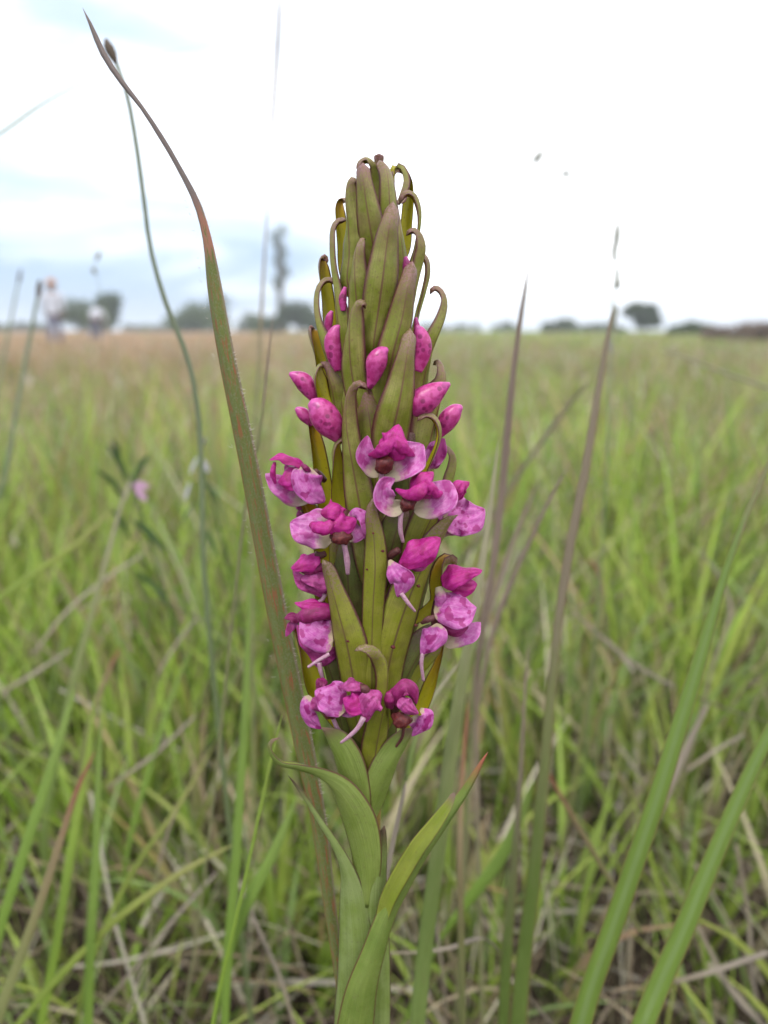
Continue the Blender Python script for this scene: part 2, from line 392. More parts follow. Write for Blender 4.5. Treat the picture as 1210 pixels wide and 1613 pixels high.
M['g_green'] = m_blade('blade_green', (.19, .30, .04), (.22, .33, .06), (.25, .34, .08))
M['g_big'] = m_blade('blade_broad_green', (.16, .25, .035), (.18, .27, .05), (.30, .20, .15), (.23, .32, .11), (.26, .17, .06), .70, .88)
M['g_brown'] = m_blade('blade_green_brown', (.16, .26, .035), (.25, .27, .10), (.33, .24, .20), None, (.30, .14, .09), .38, .62)
M['g_purple'] = m_blade('blade_purple', (.28, .31, .12), (.37, .29, .21), (.34, .25, .21), None, None, .35, .6)
M['g_straw'] = m_blade('blade_straw', (.26, .21, .14), (.36, .30, .23), (.30, .25, .20))
M['g_pale'] = m_blade('blade_pale_tan', (.50, .45, .34), (.55, .49, .38), (.55, .49, .38))
M['g_strawgreen'] = m_blade('blade_straw_green', (.17, .26, .05), (.30, .33, .13), (.44, .38, .27), None, None, .5, .8)
M['g_red'] = m_blade('blade_red_tip', (.22, .26, .08), (.30, .23, .12), (.30, .08, .05), None, None, .55, .95)
M['g_sedge'] = m_blade('sedge_stem', (.17, .22, .08), (.20, .25, .12), (.24, .27, .20), None, None, .5, .9, .1)
M['g_lime'] = m_blade('blade_lime', (.24, .36, .04), (.28, .40, .06), (.30, .38, .07))
M['g_yellow'] = m_blade('blade_yellow', (.20, .28, .04), (.27, .32, .06), (.32, .30, .11))
q = MB('seed_head_dark', .8); n1 = q.noise(q.geo(), 900, 3); q.bump(n1, .8, .0008); M['seed'] = q.out(q.mix(n1, (.045, .03, .02), (.10, .07, .045)))
q = MB('spikelet', .7); n1 = q.noise(q.geo(), 700, 3); M['spikelet'] = q.out(q.mix(n1, (.20, .21, .16), (.32, .30, .25)), .3, (.3, .3, .3))

# ------------------------------------------------------------------ the ground
def m_ground():
    q = MB('meadow_soil', .9, .2); g = q.geo(); n1 = q.noise(g, 9, 6, .65, None, False); n2 = q.noise(g, 160, 5, .7, None, False); n3 = q.noise(g, .05, 5, .6, None, False)
    near = q.mix(q.ramp(n2, .35, .7), (.030, .022, .015), (.12, .088, .060))
    s = q.n.new('ShaderNodeSeparateXYZ'); q.L(g, s.inputs[0])
    far = q.mix(q.ramp(n3, .40, .62), (.21, .20, .10), (.17, .21, .07))
    q.bump(q.math('ADD', n1, n2), .8, .01)
    return q.out(q.mix(q.ramp(s.outputs[1], 4, 45), near, far))
nr = 60; rad = np.r_[0, np.geomspace(.3, 620, nr-1)]; na = 64
gv = [(0, 0, 0)]
for r_ in rad[1:]:
    for a in range(na):
        t = 2*math.pi*a/na; x, y = r_*math.cos(t), r_*math.sin(t)
        gv.append((x, y, .012*math.sin(x*5.1)*math.cos(y*4.3) if r_ < 6 else 0.))
gf = [(0, 1+a, 1+(a+1) % na) for a in range(na)]
for i in range(nr-2):
    for a in range(na):
        gf.append((1+i*na+a, 1+(i+1)*na+a, 1+(i+1)*na+(a+1) % na, 1+i*na+(a+1) % na))
g_ = mesh_obj('ground', gv, gf, m_ground(), origin=(0, 0, 0)); tag(g_, kind='structure')

# ------------------------------------------------------------------ grass (far too many to count)
def blade_field(name, x, y, h, wdt, lean, az, curve, col_lo, col_hi, K=5, z0=None, face=None):
    n = len(x); t = np.linspace(0, 1, K+1)
    z0 = np.zeros(n) if z0 is None else z0
    dx, dy = np.cos(az), np.sin(az)
    hor = h[:, None]*(lean[:, None]*t[None]+curve[:, None]*t[None]**2.2)
    zz = z0[:, None]+h[:, None]*(t[None]-.30*curve[:, None]*t[None]**3)
    cx_ = x[:, None]+dx[:, None]*hor; cy_ = y[:, None]+dy[:, None]*hor
    fa = rng.uniform(0, math.pi, n) if face is None else face
    prof = np.clip(np.minimum(.55+1.2*t, 1.08*(1-t**2.2)+.02), .03, 1)
    half = .5*wdt[:, None]*prof[None]
    ox, oy = np.cos(fa)[:, None]*half, np.sin(fa)[:, None]*half
    V = np.zeros((n, K+1, 2, 3))
    V[:, :, 0, 0] = cx_-ox; V[:, :, 0, 1] = cy_-oy; V[:, :, 1, 0] = cx_+ox; V[:, :, 1, 1] = cy_+oy
    V[:, :, :, 2] = zz[:, :, None]
    Cc = col_lo[:, None, :]*(1-t[None, :, None]**1.5)+col_hi[:, None, :]*t[None, :, None]**1.5
    Cc = np.repeat(Cc[:, :, None, :], 2, axis=2); Cc = np.concatenate([Cc, np.ones(Cc.shape[:-1]+(1,))], -1)
    base = (np.arange(n)*(K+1)*2)[:, None]+(np.arange(K)*2)[None]
    Fq = np.stack([base, base+1, base+3, base+2], -1).reshape(-1, 4)
    return V.reshape(-1, 3), Fq, Cc.reshape(-1, 4)
def fast_mesh(name, parts, mat):
    off = 0; Vs, Fs, Cs = [], [], []
    for V, Fq, C in parts: Vs.append(V); Fs.append(Fq+off); Cs.append(C); off += len(V)
    V = np.concatenate(Vs); Fq = np.concatenate(Fs).astype(np.int32); C = np.concatenate(Cs)
    me = bpy.data.meshes.new(name); me.vertices.add(len(V)); me.vertices.foreach_set('co', V.ravel().astype(np.float32))
    nf = len(Fq); me.loops.add(nf*4); me.loops.foreach_set('vertex_index', Fq.ravel()); me.polygons.add(nf)
    me.polygons.foreach_set('loop_start', np.arange(nf, dtype=np.int32)*4); me.polygons.foreach_set('use_smooth', np.ones(nf, dtype=bool))
    ca = me.color_attributes.new('Col', 'FLOAT_COLOR', 'POINT'); ca.data.foreach_set('color', C.ravel().astype(np.float32))
    me.materials.append(mat); me.update(calc_edges=True)
    o = bpy.data.objects.new(name, me); COL.objects.link(o); return o
q = MB('meadow_blades', .55, .3); at_ = q.n.new('ShaderNodeAttribute'); at_.attribute_name = 'Col'
nn_ = q.noise(q.geo(), 60, 3, .6, (1, 1, .15), False)
c = q.mix(q.ramp(nn_, .35, .7, 0, .5), at_.outputs['Color'], q.mix(.5, at_.outputs['Color'], (.36, .36, .16)))
M['meadow'] = q.out(c, .30)

GREENS = np.array([(.16, .26, .025), (.20, .31, .035), (.24, .33, .045), (.12, .19, .04), (.27, .33, .06), (.17, .26, .08)])
DRY = np.array([(.36, .30, .20), (.30, .24, .16), (.44, .39, .30), (.25, .18, .12)])
REDS = np.array([(.26, .12, .07), (.30, .16, .11), (.24, .14, .11), (.33, .20, .15)])
PINK = np.array([(.46, .26, .19), (.50, .31, .23), (.42, .25, .18)])
def pick(A, n): return A[rng.integers(0, len(A), n)]*rng.uniform(.9, 1.32, (n, 1))
def tufts(n_t, per, rfun, spread):
    px_, py_ = rfun(n_t)
    x = np.repeat(px_, per)+rng.normal(0, spread, n_t*per); y = np.repeat(py_, per)+rng.normal(0, spread, n_t*per)
    az = np.arctan2(y-np.repeat(py_, per), x-np.repeat(px_, per))+rng.normal(0, .6, n_t*per)
    return x, y, az
def wedge(r0, r1, ang=47):
    def f(n):
        r = np.sqrt(rng.uniform(r0*r0, r1*r1, n)); a = R(1)*rng.uniform(-ang, ang, n); return r*np.sin(a), r*np.cos(a)
    return f
def colours(n, x, y, p_dry, p_red, p_pink):
    """p_pink raises the share of reddish tan blades on the western side, as in the field"""
    lo = pick(GREENS, n); hi = lo*rng.uniform(.9, 1.25, (n, 1))
    # patches of fresher and of duller growth, as the ground has them
    pt = .5+.5*np.sin(x*2.3/np.maximum(1, y*.12)+1.7*np.sin(y*1.1))*np.sin(y*1.9/np.maximum(1, y*.15)+1.3*np.sin(x*1.7)+.6)
    lo = lo*(1.12-.35*pt[:, None]); hi = hi*(1.22-.30*pt[:, None])+np.array([.05, .03, .015])*pt[:, None]
    u = rng.uniform(0, 1, n)-.10*(pt-.5)
    d = u < p_dry; lo[d] = pick(DRY, d.sum()); hi[d] = lo[d]*1.1
    r = (u >= p_dry) & (u < p_dry+p_red); hi[r] = pick(REDS, r.sum())
    pk = (u >= p_dry+p_red) & (u < p_dry+p_red+p_pink); lo[pk] = .5*lo[pk]+.5*pick(PINK, pk.sum()); hi[pk] = pick(PINK, pk.sum())
    return lo, hi
def westness(x, y):
    a = np.degrees(np.arctan2(x, y)); return np.clip((4-a)/14, 0, 1)
fields = []
# around the root of the orchid and just behind it: kept low
x, y, az = tufts(150, 16, lambda n: (rng.uniform(-1.0, 1.0, n), rng.uniform(.12, .50, n)), .02)
n = len(x); lo, hi = colours(n, x, y, .3, .08, 0)
fields.append(blade_field('', x, y, rng.uniform(.04, .13, n), rng.uniform(.0018, .004, n), rng.uniform(0, .6, n), az, rng.uniform(0, .7, n), lo, hi, 5))
# .5 - 1.7 m
x, y, az = tufts(400, 17, lambda n: ((lambda r, a: (r*np.sin(a), r*np.cos(a)))(rng.uniform(.46, 1.75, n), R(1)*rng.uniform(-55, 55, n))), .026)
n = len(x); rr = np.hypot(x, y); lo, hi = colours(n, x, y, .17, .09, .03)
h = rng.uniform(.30, 1., n)*np.clip(.09+.22*rr, .12, .37)
fields.append(blade_field('', x, y, h, rng.uniform(.0028, .0080, n), rng.uniform(0, .35, n), az, rng.uniform(0, .55, n), lo, hi, 7))
# taller upright blades scattered through the near grass
x, y, az = tufts(230, 6, lambda n: ((lambda r, a: (r*np.sin(a), r*np.cos(a)))(rng.uniform(.62, 2.2, n), R(1)*rng.uniform(-50, 50, n))), .015)
n = len(x); rr = np.hypot(x, y); lo, hi = colours(n, x, y, .10, .22, .05); lo *= 1.15; hi *= 1.15
h = rng.uniform(.6, 1., n)*np.clip(.14+.24*rr, .2, .43)
fields.append(blade_field('', x, y, h, rng.uniform(.004, .008, n), rng.uniform(0, .28, n), az, rng.uniform(0, .3, n), lo, hi, 7))
# fresh lime tufts on the western side of the orchid
x, y, az = tufts(80, 9, lambda n: (rng.uniform(-.75, -.08, n), rng.uniform(.55, 1.25, n)), .022)
n = len(x); lo = pick(np.array([(.24, .36, .035), (.20, .33, .03), (.28, .38, .06)]), n)
fields.append(blade_field('', x, y, rng.uniform(.12, .27, n)*(.6+.4*y), rng.uniform(.003, .007, n), rng.uniform(0, .35, n), az, rng.uniform(0, .4, n), lo, lo*1.1, 6))
# 1.6 - 5 m
x, y, az = tufts(900, 20, wedge(1.6, 5.2), .06)
n = len(x); lo, hi = colours(n, x, y, .14, .12, .12); mk = rng.uniform(0, 1, n) < .30*westness(x, y)*np.clip((y-1.2)/2.5, 0, 1); hi[mk] = pick(PINK, mk.sum()); lo[mk] = .6*lo[mk]+.4*hi[mk]
fields.append(blade_field('', x, y, rng.uniform(.10, .34, n)*rng.uniform(.75, 1, n), rng.uniform(.0045, .009, n), rng.uniform(0, .4, n), az, rng.uniform(0, .6, n), lo, hi, 5))
# 5 - 16 m
x, y, az = tufts(1500, 15, wedge(5, 16.5), .12)
n = len(x); w_ = westness(x, y); lo, hi = colours(n, x, y, .12, .12, .18)
mk = rng.uniform(0, 1, n) < .80*w_*np.clip((np.hypot(x, y)-3.5)/7, 0.15, 1); hi[mk] = pick(PINK, mk.sum()); lo[mk] = .5*lo[mk]+.5*hi[mk]
fields.append(blade_field('', x, y, rng.uniform(.10, .25, n), rng.uniform(.009, .018, n), rng.uniform(0, .35, n), az, rng.uniform(0, .5, n), lo, hi, 4))
# 16 - 60 m
x, y, az = tufts(2600, 11, wedge(16, 62), .4)
n = len(x); w_ = westness(x, y); lo, hi = colours(n, x, y, .12, .10, .20)
mk = rng.uniform(0, 1, n) < .95*w_; hi[mk] = pick(PINK, mk.sum()); lo[mk] = .3*lo[mk]+.7*hi[mk]
fields.append(blade_field('', x, y, rng.uniform(.12, .26, n), rng.uniform(.03, .07, n), rng.uniform(0, .35, n), az, rng.uniform(0, .4, n), lo, hi, 3))
# 60 - 260 m
x, y = wedge(60, 260)(22000); n = len(x); w_ = westness(x, y); lo, hi = colours(n, x, y, .12, .08, .15)
mk = rng.uniform(0, 1, n) < .9*w_; hi[mk] = pick(PINK, mk.sum()); lo[mk] = hi[mk]
fields.append(blade_field('', x, y, rng.uniform(.18, .34, n), rng.uniform(.15, .4, n), rng.uniform(0, .3, n), rng.uniform(0, 6.3, n), rng.uniform(0, .3, n), lo, hi, 2, face=rng.normal(0, .5, n)))
# reddish flowering stalks with small feathery heads standing above the leaves
x, y = (lambda r, a: (r*np.sin(a), r*np.cos(a)))(np.sqrt(rng.uniform(1.0, 90., 1900)), R(1)*rng.uniform(-48, 48, 1900)); n = len(x); rr = np.hypot(x, y)
h = rng.uniform(.5, 1., n)*np.clip(.26+.03*rr, .26, .42); ln = rng.uniform(0, .22, n); az = rng.uniform(0, 6.3, n)
red = pick(np.array([(.26, .13, .09), (.30, .19, .12), (.24, .22, .10), (.34, .27, .18)]), n)
fields.append(blade_field('', x, y, h, rng.uniform(.0016, .003, n)*(1+.15*rr), ln, az, rng.uniform(0, .2, n), red, red, 5))
hx, hy = x+np.cos(az)*h*ln*.82, y+np.sin(az)*h*ln*.82
for dz in range(5):
    m_ = rng.uniform(0, 1, n) < .6
    hd = pick(np.array([(.30, .17, .13), (.40, .31, .24), (.46, .42, .36)]), int(m_.sum()))
    fields.append(blade_field('', hx[m_], hy[m_], rng.uniform(.02, .05, m_.sum()), rng.uniform(.003, .006, m_.sum())*(1+.12*rr[m_]), rng.uniform(0, .9, m_.sum()), rng.uniform(0, 6.3, m_.sum()), rng.uniform(0, .8, m_.sum()), hd, hd, 3, z0=(h*(.70+.055*dz))[m_]))
mg = fast_mesh('meadow_grass', fields, M['meadow']); tag(mg, 'dense green, tan and reddish grass blades covering the whole meadow', 'grass', kind='stuff')
# dry fallen straw between the tufts
def lying(n, rf, lmin, lmax, wmin, wmax, zmax):
    x, y = rf(n); h = rng.uniform(lmin, lmax, n); az = rng.uniform(0, 2*math.pi, n)
    K = 3; t = np.linspace(0, 1, K+1); z0 = rng.uniform(.004, zmax, n); sl_ = rng.normal(.05, .28, n); bend = rng.normal(0, .25, n)
    V = np.zeros((n, K+1, 2, 3)); wd = rng.uniform(wmin, wmax, n)
    cx_ = x[:, None]+np.cos(az)[:, None]*h[:, None]*t-np.sin(az)[:, None]*h[:, None]*bend[:, None]*t**2
    cy_ = y[:, None]+np.sin(az)[:, None]*h[:, None]*t+np.cos(az)[:, None]*h[:, None]*bend[:, None]*t**2
    zz = np.maximum(z0[:, None]+h[:, None]*sl_[:, None]*t, .003)
    ox, oy = -np.sin(az)*wd*.5*.8, np.cos(az)*wd*.5*.8; oz = wd*.5*.6*rng.choice([-1, 1], n)
    for s_, k in ((-1, 0), (1, 1)):
        V[:, :, k, 0] = cx_+s_*ox[:, None]; V[:, :, k, 1] = cy_+s_*oy[:, None]; V[:, :, k, 2] = zz+s_*oz[:, None]
    C = np.ones((n, K+1, 2, 4)); C[..., :3] = pick(np.array([(.30, .25, .19), (.18, .14, .10), (.34, .30, .25), (.12, .08, .055), (.07, .045, .035), (.09, .06, .045)]), n)[:, None, None, :]
    base = (np.arange(n)*(K+1)*2)[:, None]+(np.arange(K)*2)[None]
    return V.reshape(-1, 3), np.stack([base, base+1, base+3, base+2], -1).reshape(-1, 4), C.reshape(-1, 4)
th = [lying(5200, lambda n: (rng.uniform(-1.1, 1.1, n), rng.uniform(.25, 1.5, n)), .04, .20, .0012, .0035, .05),
      lying(6000, wedge(1.3, 5), .10, .35, .003, .006, .10)]
ds = fast_mesh('dry_straw', th, M['meadow']); tag(ds, 'grey and brown dead straw lying between the grass tufts', 'straw', kind='stuff')

# ------------------------------------------------------------------ trees and scrub on the horizon
def m_crown(name, a, b):
    q = MB(name, .7, .2); n1 = q.noise(q.geo(), .8, 4, .6, None, False); at2 = q.n.new('ShaderNodeAttribute'); at2.attribute_name = 'Col'
    c = q.mix(q.ramp(n1, .35, .65), a, b); c2 = q.n.new('ShaderNodeMix'); return q.out(q.mix(.5, c, at2.outputs['Color']), .25, b)
M['cr_dark'] = m_crown('crown_dark', (.05, .075, .035), (.085, .115, .05))
M['cr_mid'] = m_crown('crown_mid', (.08, .115, .045), (.125, .16, .065))
M['cr_red'] = m_crown('crown_reddish', (.20, .15, .12), (.26, .20, .15))
q = MB('bark', .9); n1 = q.noise(q.geo(), 4, 4); q.bump(n1, .8, .03); M['bark'] = q.out(q.mix(n1, (.06, .045, .035), (.14, .11, .09)))
def tree(name, px, D, top_px, w_px, label, mat, shape='round', trunk_px=None, lean=0., group=None, leaves=2600, seed=1, cat='tree', sparse=.0):
    """px: column; top_px: rows above the horizon line; w_px: crown width; all turned into metres at distance D"""
    rr = np.random.default_rng(seed); s = D/F_PX
    top_px = top_px*1.15+6; w_px = w_px*1.3; H = CAM_H+top_px*s; W = w_px*s; base = at(px, D)
    root = empty(name, base, label, cat, group)
    tb = .08*H+.08; crown_lo = H*(.0 if cat == 'bush' else (.30 if shape == 'flat' else .16)) if trunk_px is None else trunk_px*s
    # trunk and limbs in one skeleton mesh
    Vs, Fs, Us = [], [], []
    def add(c_, r_, n_=8, m_=7):
        V, Fc, U = tube_mesh(c_, r_, n_, m_, 1, True, 'w'); o = sum(len(a) for a in Vs); Vs.append(V); Fs.extend([tuple(i+o for i in f) for f in Fc]); Us.append(U)
    b = np.array(base)
    add([b, b+[lean*.3*H, 0, H*.35], b+[lean*.7*H, 0, H*.75]], [tb*.5, tb*.33, tb*.12])
    cents = []
    nl = {'round': 11, 'flat': 16, 'tall': 10, 'bush': 13}[shape]
    for i in range(nl):
        a = rr.uniform(0, 6.28); f = (i+.5)/nl
        if shape == 'flat': z = H*rr.uniform(.30, .84); rad_ = W*.36*rr.uniform(.15, 1)*(.55+.45*(z/H-.5)/.34); cr = min(W*.17, H*.19)
        elif shape == 'tall': z = crown_lo+(H-crown_lo)*(.05+.88*f); rad_ = W*.26*rr.uniform(.2, 1)*(1-.45*abs(f-.55)); cr = W*.19
        elif shape == 'bush': x_ = rr.uniform(-1, 1); rad_ = W*.42*abs(x_); a = (0 if x_ > 0 else math.pi)+rr.uniform(-.8, .8); cr = min(W*.22, H*.34); z = max(cr*.6, (H*.95-cr)*(1-.5*x_*x_)*rr.uniform(.45, 1))
        else: z = crown_lo+(H-crown_lo)*(.15+.62*f); rad_ = W*.34*rr.uniform(.1, 1)*math.sqrt(max(.1, 1-(2*f-1)**2*.8)); cr = W*.24
        c = b+[lean*z+math.cos(a)*rad_, math.sin(a)*rad_, z]; cents.append((c, cr*rr.uniform(.75, 1.25)))
        s0 = b+[lean*z*.5, 0, z*rr.uniform(.35, .6)]
        add([s0, (s0+c)/2+[0, 0, .03*H], c], [tb*.22, tb*.14, tb*.05], 6, 5)
    mesh_obj('trunk', np.concatenate(Vs), Fs, M['bark'], root)
    # crown: small leaf-spray faces through the volume of uneven clumps
    per = leaves//len(cents); P, Q, Cc = [], [], []
    for c, cr in cents:
        d = unit(rr.normal(0, 1, (per, 3)))*(rr.uniform(0, 1, (per, 1))**.42)*cr*np.array([1.15, 1.15, 1. if shape == 'flat' else .95])
        p = c+d; keep = (p[:, 2] > .05) & (p[:, 2] < H); p = p[keep]
        P.append(p); Cc.append(np.tile(rr.uniform(.6, 1.35), len(p)))
    P = np.concatenate(P); cf = np.concatenate(Cc); k = len(P); sz = W*.036*rr.uniform(.5, 1.3, (k, 1))*(1.3 if shape == 'tall' else 1)
    a1 = unit(rr.normal(0, 1, (k, 3))); a2 = unit(np.cross(a1, rr.normal(0, 1, (k, 3))))
    V = np.stack([P-a1*sz, P-a2*sz*.55, P+a1*sz, P+a2*sz*.55], 1).reshape(-1, 3)
    Fq = (np.arange(k)*4)[:, None]+np.arange(4)[None]
    bc = {'crown_dark': (.05, .08, .028), 'crown_mid': (.085, .12, .04), 'crown_reddish': (.24, .18, .14)}[mat.name]
    col = np.ones((k, 4, 4)); col[..., :3] = (np.array(bc)*(cf[:, None]*rr.uniform(.7, 1.3, (k, 1))))[:, None, :]
    mesh_obj('crown', V, Fq.tolist(), mat, root, None, None, False, col.reshape(-1, 4))
    return root
TG = 'trees along the horizon'
tree('spreading_tree', 178, 95, 50, 62, 'dark spreading tree leaning over beside the stooping person', M['cr_dark'], 'flat', lean=.05, group=TG, seed=11, leaves=3600)
tree('bush', 138, 92, 46, 62, 'mid green bushy tree directly behind the standing person', M['cr_mid'], 'bush', cat='bush', seed=12)
tree('bush', 322, 110, 36, 74, 'rounded green bush tree partly behind the tall hairy blade', M['cr_mid'], 'bush', cat='bush', seed=13)
tree('round_tree', 350, 112, 50, 36, 'dark tree rising just beside the tall hairy blade', M['cr_dark'], 'round', group=TG, seed=14)
tree('bush', 405, 118, 22, 42, 'small green bush between the hairy blade and the slim tree', M['cr_mid'], 'bush', cat='bush', seed=15)
tree('slim_tree', 447, 100, 131, 36, 'tall slim tree with loose crown rising high over the horizon', M['cr_dark'], 'tall', trunk_px=62, group=TG, seed=16, leaves=900)
tree('round_tree', 474, 96, 48, 56, 'dense dark tree standing directly behind the orchid spike', M['cr_dark'], 'bush', group=TG, seed=17, leaves=3600)
tree('bush', 430, 104, 18, 50, 'low pale bush at the foot of the slim tree', M['cr_mid'], 'bush', cat='bush', seed=18)
tree('bush', 790, 150, 8, 36, 'tiny far bush behind the thin brown blade tip', M['cr_mid'], 'bush', cat='bush', seed=19)
tree('bush', 884, 105, 13, 64, 'low rounded green bush midway between the two brown blades', M['cr_mid'], 'bush', cat='bush', seed=20, leaves=3200)
tree('flat_topped_tree', 1004, 84, 31, 92, 'dark flat topped tree beside the tallest brown blade', M['cr_dark'], 'flat', group=TG, seed=21, leaves=4200)
tree('bush', 940, 120, 6, 60, 'low green scrub between rounded bush and flat topped tree', M['cr_mid'], 'bush', cat='bush', seed=22)
tree('bush', 1075, 60, 10, 74, 'green scrub beside the flat topped tree', M['cr_mid'], 'bush', cat='bush', seed=23)
tree('bush', 1118, 34, 6, 44, 'low brownish scrub next to the green scrub', M['cr_red'], 'bush', cat='bush', seed=24, leaves=2400)
tree('bush', 1164, 28, 12, 48, 'rounded brownish red scrub between lower and taller scrub', M['cr_red'], 'bush', cat='bush', seed=27, leaves=2600)
tree('bush', 1212, 26, 18, 70, 'taller brownish scrub at the far corner of the field', M['cr_red'], 'bush', cat='bush', seed=25, leaves=3200)
for i, (px, D, tp, wp, lb) in enumerate([(235, 210, 4, 90, 'faint low thicket beyond the bent sedge stem'), (60, 190, 6, 90, 'faint low thicket beyond the dark headed stem'),
                                (-40, 180, 8, 120, 'low thicket at the western end of the horizon'), (560, 220, 4, 120, 'faint low thicket hidden behind the orchid spike'),
                                (700, 230, 4, 110, 'faint low thicket just east of the orchid spike'), (275, 200, 6, 50, 'small far thicket beside the rounded bush tree')]):
    tree('thicket', px, D, tp, wp, lb, M['cr_mid'], 'bush', cat='bush', seed=40+i, leaves=1400)

# ------------------------------------------------------------------ humid air over the field
hz_m = bpy.data.materials.new('humid_air'); hz_m.use_nodes = True; hn = hz_m.node_tree; hn.nodes.clear()
ho_ = hn.nodes.new('ShaderNodeOutputMaterial'); hp = hn.nodes.new('ShaderNodeVolumePrincipled'); hp.inputs['Color'].default_value = (.92, .95, 1, 1)
hp.inputs['Density'].default_value = .0015; hn.links.new(hp.outputs[0], ho_.inputs['Volume'])
hx_, z0_, z1_ = 640., -1.0, 15.5
hv_ = [(a*hx_, b*hx_, c_) for c_ in (z0_, z1_) for a, b in ((-1, -1), (1, -1), (1, 1), (-1, 1))]
hz = mesh_obj('haze', hv_, [(0, 3, 2, 1), (4, 5, 6, 7), (0, 1, 5, 4), (1, 2, 6, 5), (2, 3, 7, 6), (3, 0, 4, 7)], hz_m, smooth=False, origin=(0, 0, 0)); tag(hz, kind='stuff')
hz['label'] = 'thin humid air over the whole meadow'; hz['category'] = 'haze'

# ------------------------------------------------------------------ two people in the field
def cloth(name, a, b, sc=14):
    q = MB(name, .85, .2); n1 = q.noise(q.geo(), sc, 4, .6, None, False); q.bump(n1, .6, .02); return q.out(q.mix(n1, a, b))
M['shirt'] = cloth('shirt_white', (.50, .49, .56), (.62, .62, .67)); M['trousers'] = cloth('trousers_grey', (.13, .12, .17), (.19, .18, .23))
M['skin'] = cloth('skin_brown', (.20, .11, .07), (.25, .14, .09)); M['hair'] = cloth('hair_dark', (.02, .015, .012), (.04, .03, .025), 60)
M['hat'] = cloth('hat_orange', (.50, .19, .04), (.58, .26, .07), 40); M['shoe'] = cloth('shoe_brown', (.06, .04, .03), (.09, .06, .045))
def skin_body(name, P, E, rad, mat, parent, root_i=0):
    me = bpy.data.meshes.new(name); me.from_pydata(P, E, []); me.materials.append(mat)
    o = bpy.data.objects.new(name, me); COL.objects.link(o); o.parent = parent
    me.skin_vertices.new() if hasattr(me.skin_vertices, 'new') else None
    sk = o.modifiers.new('skin', 'SKIN'); sk.use_smooth_shade = True
    if not me.skin_vertices:
        o.modifiers.remove(sk); bpy.context.view_layer.objects.active = o; sk = o.modifiers.new('skin', 'SKIN'); sk.use_smooth_shade = True
    lay = me.skin_vertices[0].data if me.skin_vertices else None
    if lay:
        for i, r_ in enumerate(rad): lay[i].radius = r_ if isinstance(r_, tuple) else (r_, r_); lay[i].use_root = (i == root_i)
    o.modifiers.new('subdivision', 'SUBSURF').levels = 2; o.modifiers['subdivision'].render_levels = 2
    return o
def hands(P, E, rad, wrist_i, wrist, dirv, side):
    """palm, four unequal bent fingers and a thumb, hanging relaxed"""
    w_ = Vector(wrist); d = Vector(dirv).normalized(); sx = Vector((side, 0, 0))
    P.append(tuple(w_+d*.07)); E.append((wrist_i, len(P)-1)); rad.append((.022, .040)); palm = len(P)-1
    for k, (oy, ln) in enumerate(((-.028, .070), (-.010, .080), (.010, .074), (.028, .058))):
        a = w_+d*.10+Vector((0, oy, 0)); P.append(tuple(a)); E.append((palm, len(P)-1)); rad.append(.0095)
        P.append(tuple(a+d*ln*.5-sx*.004)); E.append((len(P)-2, len(P)-1)); rad.append(.0088)
        P.append(tuple(a+d*ln-sx*.022)); E.append((len(P)-2, len(P)-1)); rad.append(.0075)
    P.append(tuple(w_+d*.03+Vector((-side*.006, .035, 0)))); E.append((wrist_i, len(P)-1)); rad.append(.012)
    P.append(tuple(w_+d*.075+Vector((-side*.014, .052, 0)))); E.append((len(P)-2, len(P)-1)); rad.append(.009)
